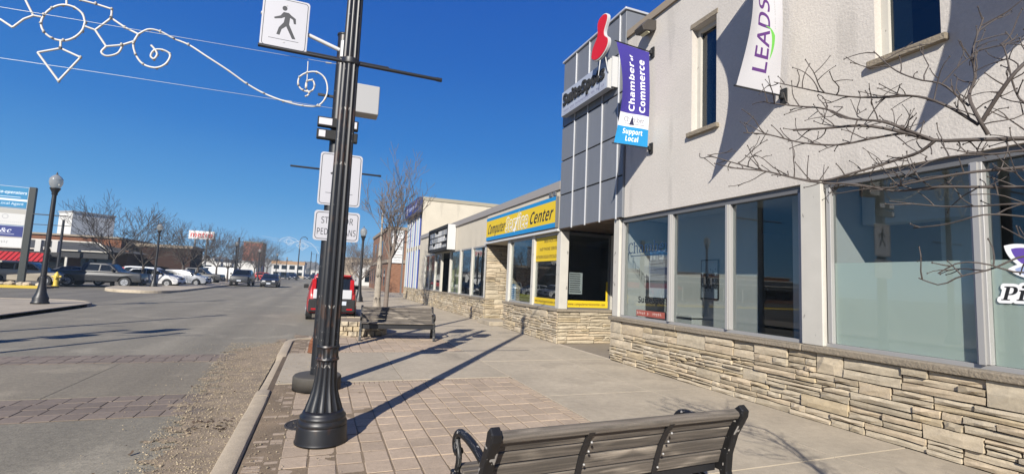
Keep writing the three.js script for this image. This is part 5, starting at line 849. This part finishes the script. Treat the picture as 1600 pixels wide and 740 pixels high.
{ // red lettered store sign on two legs
  const S = thing('store_sign', 'white roadside board with large red letters above the bare trees', 'sign', [-22.8, 0, -110]);
  part('post', [cyl(.2, .18, -.1, 7.4, -1.0, 0, 12)], M.aluDark, S); part('post', [cyl(.2, .18, -.1, 7.4, 1.0, 0, 12)], M.aluDark, S);
  part('board', rbox(-2.15, 2.15, 7.3, 8.95, -.25, .25, .03), M.whitePlain, S);
  part('print', face(4.2, 1.58, 0, 8.125, .256), printed(print(512, 192, (g, w, h) => { g.fillStyle = '#ece8e6'; g.fillRect(0, 0, w, h); g.fillStyle = '#d8332a'; g.font = 'bold 170px sans-serif'; g.fillText('metro', 20, 150, w - 40); })), S, { keepUV: true });
}
{ // utility poles
  for (const [x, z, h, l] of [[-11.1, -75, 6.2, 'dark utility pole with short arm left of the oncoming traffic'], [-24.2, -60, 5.9, 'thin lot pole with a crossbar beyond the island lamp'], [-5.4, -118, 9, 'curved arm street light before the brown and white block'], [-3.6, -150, 8, 'distant thin pole right of the brown and white block'], [-2.6, -175, 8.5, 'second distant thin pole right of the brown and white block'], [-1.6, -205, 9, 'farthest thin pole down the road']]) {
    const P = thing('utility_pole', l, 'pole', [x, -.1, z], 0, 'poles along the road'); part('shaft', cyl(.14, .10, 0, h, 0, 0, 12), M.black, P);
    if (h === 9 && z === -118) part('arm', tube([[0, h - .1, 0], [.2, h + .5, 0], [.8, h + .85, 0], [1.4, h + .6, 0], [1.5, h + .3, 0]], .07, 8, 20), M.black, P); else part('arm', rod([0, h - .6, 0], [z === -60 ? -3.4 : .9, h - .65, 0], .035), M.black, P);
    if (z === -60) part('arm', rod([0, h - .6, 0], [.6, h - .6, 0], .035), M.black, P);
  }
}
{ const wf = []; for (let i = 0; i < 4; i++) { wf.push(['f', -4.2 + i * 2.3, -2.6 + i * 2.3, 2.6, 3.9]); wf.push(['f', -4.2 + i * 2.3, -2.6 + i * 2.3, .2, 1.7]); }
  const b = block('corner_block', 'brown and white two-storey block closing the view down the road', -15.6, -6.0, 4.9, -172, -195, offwhite, std({ color: col(.42, .26, .14), roughness: .9 }), [...wf, ['r', -8, -5, 1, 4], ['r', -2, 2, 1, 4]]); part('brown_band', bx(-4.95, 4.95, 4.2, 4.9, 11.5, 11.62), std({ color: col(.45, .28, .15), roughness: .9 }), b); part('brown_band', bx(-2, 4.9, .0, .6, 11.5, 11.6), tan, b); }
block('brick_building', 'red brick block rising behind the bare trees before the road end', -21, -16.4, 9.3, -150, -160, red, M.brown, []);
block('far_block', 'pale distant building right of the brown and white block', -5.2, -1, 2.8, -230, -250, offwhite, M.alu, [['f', -1.5, -.3, .6, 2], ['f', .4, 1.6, .6, 2]]);
block('far_block', 'distant low grey building on the left side of the road end', -30, -18, 4.5, -200, -230, std({ color: col(.3, .3, .3), roughness: .9 }), M.alu, []);
block('far_block', 'distant building on the right side of the road end', 3, 14, 6, -190, -230, tan, M.brown, [['f', -4.6, -3, 2.8, 4.2], ['f', -2, -.4, 2.8, 4.2]]);
// far-off strip of bare woodland closing the horizon
{ const gs = []; for (let i = 0; i < 150; i++) { const x = -330 + i * 4.4 + rr(-2, 2), z = -420 + rr(-30, 30), h = rr(6, 11); const g = new THREE.IcosahedronGeometry(1, 2), p = g.attributes.position, o = rnd() * 50; for (let k = 0; k < p.count; k++) { const f = 1 + .5 * noise.noise(p.getX(k) * 2 + o, p.getY(k) * 2, p.getZ(k) * 2); p.setXYZ(k, p.getX(k) * f * h * .6, h * .5 + p.getY(k) * f * h * .55, p.getZ(k) * f * h * .5); } g.computeVertexNormals(); g.translate(x, 0, z); gs.push(g); } const w = part('far_woodland', gs, std({ color: col(.13, .115, .10), roughness: 1 }), null); w.userData.kind = 'stuff'; tag(w, 'hazy strip of leafless woodland along the horizon', 'woods'); }
// distant road decorations
for (const [x, z, y, s, l] of [[-8.5, -130, 9.2, 1.5, 'first distant rope-light snowflake over the road, left'], [-4.6, -112, 7.4, 1.6, 'second distant rope-light snowflake over the road']]) {
  const G = thing('street_decoration', l, 'decoration', [x, y, z], 0, 'distant rope-light decorations'); const rope = std({ color: col(.75, .75, .74), roughness: .6 });
  const L = (pts) => join(pts.slice(1).map((p, i) => rod([pts[i][0] * s, pts[i][1] * s, 0], [p[0] * s, p[1] * s, 0], .035, .035, 5)));
  part('diamond', L([[0, .6], [.75, 0], [0, -.6], [-.75, 0], [0, .6]]), rope, G); part('arch', L([[-1.5, -.1], [-1, .45], [0, .75], [1, .45], [1.6, -.1], [2.1, -.9]]), rope, G); part('ring', L(Array.from({ length: 13 }, (_, i) => [.35 * Math.cos(i * PI / 6), .35 * Math.sin(i * PI / 6)])), rope, G); part('wire', rod([-6, .9, 0], [6, -.4, 0], .015, .015, 4), rope, G);
}
{ // low stone planter beyond the bench, beside the lay-by
  const P = thing('stone_planter', 'low curved stone planter left of the far bench', 'planter', [.95, 0, -14.25]);
  const N = 22; const core = lathe([[0, 0], [.78, 0], [.78, .34], [0, .34]], 28); part('core', core, M.mortar, P);
  for (let j = 0; j < 3; j++) for (let i = 0; i < N; i++) { const a = (i + (j % 2) * .5) / N * 2 * PI, g = rbox(-.107, .107, .01 + j * .13, .01 + j * .13 + .12, -.06, .05, .012, 1); g.rotateY(-a + PI / 2); g.translate(.80 * Math.cos(a), 0, .80 * Math.sin(a)); part('block', g, M.stone[Math.floor(rnd() * 4)], P); }
  part('soil', cyl(.74, .74, .34, .36, 0, 0, 24), M.dirt, P);
}

// ---------------------------------------------------------------- near street tree, its limbs reaching in from the right
{
  const T = thing('street_tree', 'near leafless tree whose knobbly branches reach in from the right', 'tree', [0, 0, 0]);
  const gt = [], gb = [], gw = [];
  const taper = (pts, r0, r1, list, n = 8) => { // polyline swept with shrinking radius and knuckles
    const c = new THREE.CatmullRomCurve3(pts.map(p => V(...p)), false, 'centripetal'), N = Math.max(3, Math.round(c.getLength() / (r0 > .012 ? .05 : .035))), fr = c.computeFrenetFrames(N, false), pos = []; const ring = [];
    for (let i = 0; i <= N; i++) { const p = c.getPointAt(i / N), r = (r0 + (r1 - r0) * Math.pow(i / N, .8)) * (1 + .12 * noise.noise(i * .9, r0 * 90, pts[0][0] * 7)); const R = []; for (let k = 0; k <= n; k++) { const a = k / n * 2 * PI; R.push(p.clone().addScaledVector(fr.normals[i], Math.cos(a) * r).addScaledVector(fr.binormals[i], Math.sin(a) * r)); } ring.push(R); }
    for (let i = 0; i < N; i++) for (let k = 0; k < n; k++) { const A = ring[i][k], B = ring[i][k + 1], C = ring[i + 1][k + 1], D = ring[i + 1][k]; for (const q of [A, B, C, A, C, D]) pos.push(q.x, q.y, q.z); }
    const g = new THREE.BufferGeometry(); g.setAttribute('position', new THREE.Float32BufferAttribute(pos, 3)); g.computeVertexNormals(); list.push(toCreasedNormals(g, 1.2)); return c;
  };
  taper([[1.95, -.05, .62], [1.93, .7, .6], [1.98, 1.4, .56], [2.02, 1.9, .45], [2.05, 2.1, .40]], .085, .062, gt, 14);
  function spur(p, dir, len, r, d) { // knobbly zig-zag twig
    const pts = [p.toArray()], v = dir.clone(); let q = p.clone(); const n = Math.max(2, Math.round(len / .045)); const kids = [];
    for (let i = 0; i < n; i++) { v.add(V(rr(-1, 1), rr(-.75, .95), rr(-1, 1)).multiplyScalar(.42)).normalize(); q = q.clone().addScaledVector(v, len / n); pts.push(q.toArray()); if (i > 0 && i < n - 1 && d < 2 && rnd() < .5) kids.push([q.clone(), v.clone()]); }
    taper(pts, r, r * .55, gw, 5); const b = new THREE.SphereGeometry(r * 1.0, 5, 4); b.scale(1, 1.5, 1); b.translate(q.x, q.y, q.z); gw.push(b);
    for (const [a, w] of kids) { const s = V(rr(-1, 1), rr(-.6, 1), rr(-1, 1)).normalize(); spur(a, w.multiplyScalar(.6).add(s).normalize(), len * rr(.3, .55), r * .78, d + 1); }
  }
  const limb = (pts, r0, r1, dens = 1, sub = 1) => {
    const c = taper(pts, r0, r1, gb, 8), L = c.getLength(), n = Math.round(L * 17 * dens);
    for (let i = 1; i <= n; i++) { const t = Math.min(.995, (i - rnd() * .8) / n), p = c.getPointAt(t), tg = c.getTangentAt(t), s = V(rr(-1, 1), rr(-.5, 1), rr(-1, 1)).normalize(); spur(p, tg.clone().multiplyScalar(.75).add(s).normalize(), rr(.06, .30) * (1.05 - .4 * t), Math.max(.0034, (r0 + (r1 - r0) * t) * .36), sub ? 0 : 1); }
  };
  const D = [[[[2.05,2.1,0.4],[2.794,2.29,-0.949],[2.735,2.305,-1.078],[2.656,2.324,-1.214],[2.618,2.347,-1.334],[2.565,2.416,-1.455],[2.506,2.472,-1.58],[2.42,2.485,-1.72],[2.351,2.502,-1.853]],0.01728,0.0059499999999999996,1.0],[[[2.618,2.347,-1.334],[2.618,2.309,-1.392],[2.616,2.29,-1.502],[2.544,2.25,-1.642],[2.456,2.219,-1.787],[2.28,2.281,-1.957],[2.187,2.346,-2.094],[2.104,2.415,-2.227]],0.00864,0.0029749999999999998,1.3],[[[2.598,2.352,-1.341],[2.489,2.459,-1.48],[2.442,2.505,-1.602],[2.412,2.587,-1.713],[2.341,2.635,-1.843],[2.251,2.666,-1.929],[2.275,2.693,-1.971]],0.00792,0.0029749999999999998,1.3],[[[2.618,2.347,-1.334],[2.61,2.409,-1.439],[2.518,2.397,-1.529],[2.441,2.385,-1.668],[2.344,2.421,-1.81],[2.264,2.488,-1.942],[2.176,2.509,-2.028]],0.0072,0.0029749999999999998,1.2],[[[2.657,2.333,-1.159],[2.613,2.4,-1.169],[2.628,2.517,-1.205],[2.71,2.627,-1.217],[2.75,2.754,-1.242],[2.908,2.985,-1.265]],0.00864,0.0034,1.1],[[[2.627,2.387,-1.165],[2.62,2.48,-1.105],[2.622,2.568,-1.041],[2.738,2.679,-0.985]],0.009359999999999999,0.0068,1.0],[[[2.64,2.38,-1.182],[2.597,2.49,-1.274],[2.569,2.57,-1.384],[2.533,2.598,-1.503],[2.453,2.638,-1.638],[2.275,2.782,-1.908]],0.0072,0.00255,1.2],[[[2.631,2.474,-1.209],[2.62,2.613,-1.306],[2.592,2.647,-1.368],[2.582,2.735,-1.47],[2.577,2.876,-1.566]],0.00504,0.00255,1.0],[[[2.05,2.1,0.4],[2.738,2.064,-0.939],[2.683,2.087,-1.066],[2.635,2.103,-1.19],[2.57,2.118,-1.322],[2.518,2.115,-1.45],[2.447,2.161,-1.581],[2.331,2.187,-1.731],[2.195,2.255,-1.884],[2.078,2.293,-2.034]],0.012240000000000001,0.0029749999999999998,1.1],[[[2.706,2.167,-0.995],[2.652,2.165,-1.07],[2.579,2.162,-1.206],[2.514,2.144,-1.341],[2.461,2.119,-1.472]],0.00792,0.00425,0.9],[[[2.766,2.01,-0.988],[2.664,2.017,-1.081],[2.642,2.02,-1.196],[2.604,2.032,-1.317],[2.493,2.065,-1.465]],0.00432,0.00255,0.5],[[[2.7,1.936,-0.967],[2.625,1.956,-1.048],[2.543,1.966,-1.132],[2.518,1.936,-1.253],[2.497,1.928,-1.369]],0.00432,0.00255,0.3],[[[2.685,1.795,-0.933],[2.569,1.791,-1.032],[2.52,1.739,-1.11],[2.464,1.705,-1.19],[2.452,1.669,-1.252],[2.421,1.697,-1.315]],0.00504,0.00255,0.6],[[[2.643,1.744,-0.955],[2.551,1.727,-1.046],[2.495,1.759,-1.118],[2.459,1.763,-1.185],[2.438,1.717,-1.252]],0.00432,0.00255,0.5],[[[2.688,2.407,-0.978],[2.657,2.436,-1.041],[2.63,2.684,-1.08],[2.674,2.729,-1.112]],0.00432,0.00255,0.8],[[[2.703,2.214,-0.992],[2.672,2.238,-1.055],[2.638,2.236,-1.122],[2.555,2.242,-1.261],[2.511,2.214,-1.389]],0.0057599999999999995,0.00255,1.3]];
  for (const [pts, r0, r1, dens] of D) limb(pts, r0, r1, dens);
  // limbs that leave the frame overhead and behind
  limb([[2.05, 2.1, .40], [2.5, 2.5, .9], [2.9, 2.7, 1.5]], .03, .008, .6);
  limb([[2.05, 2.1, .40], [1.7, 2.4, .9], [1.3, 2.6, 1.5]], .03, .008, .6);
  part('trunk', gt, M.twigNear, T); const cr = part('branches', gb, M.twigNear, T); part('twigs', gw, M.twigNear, cr);
}
scene.traverse(o => { if (o.isMesh) { o.castShadow = true; o.receiveShadow = true; } });
renderer.render(scene, camera);
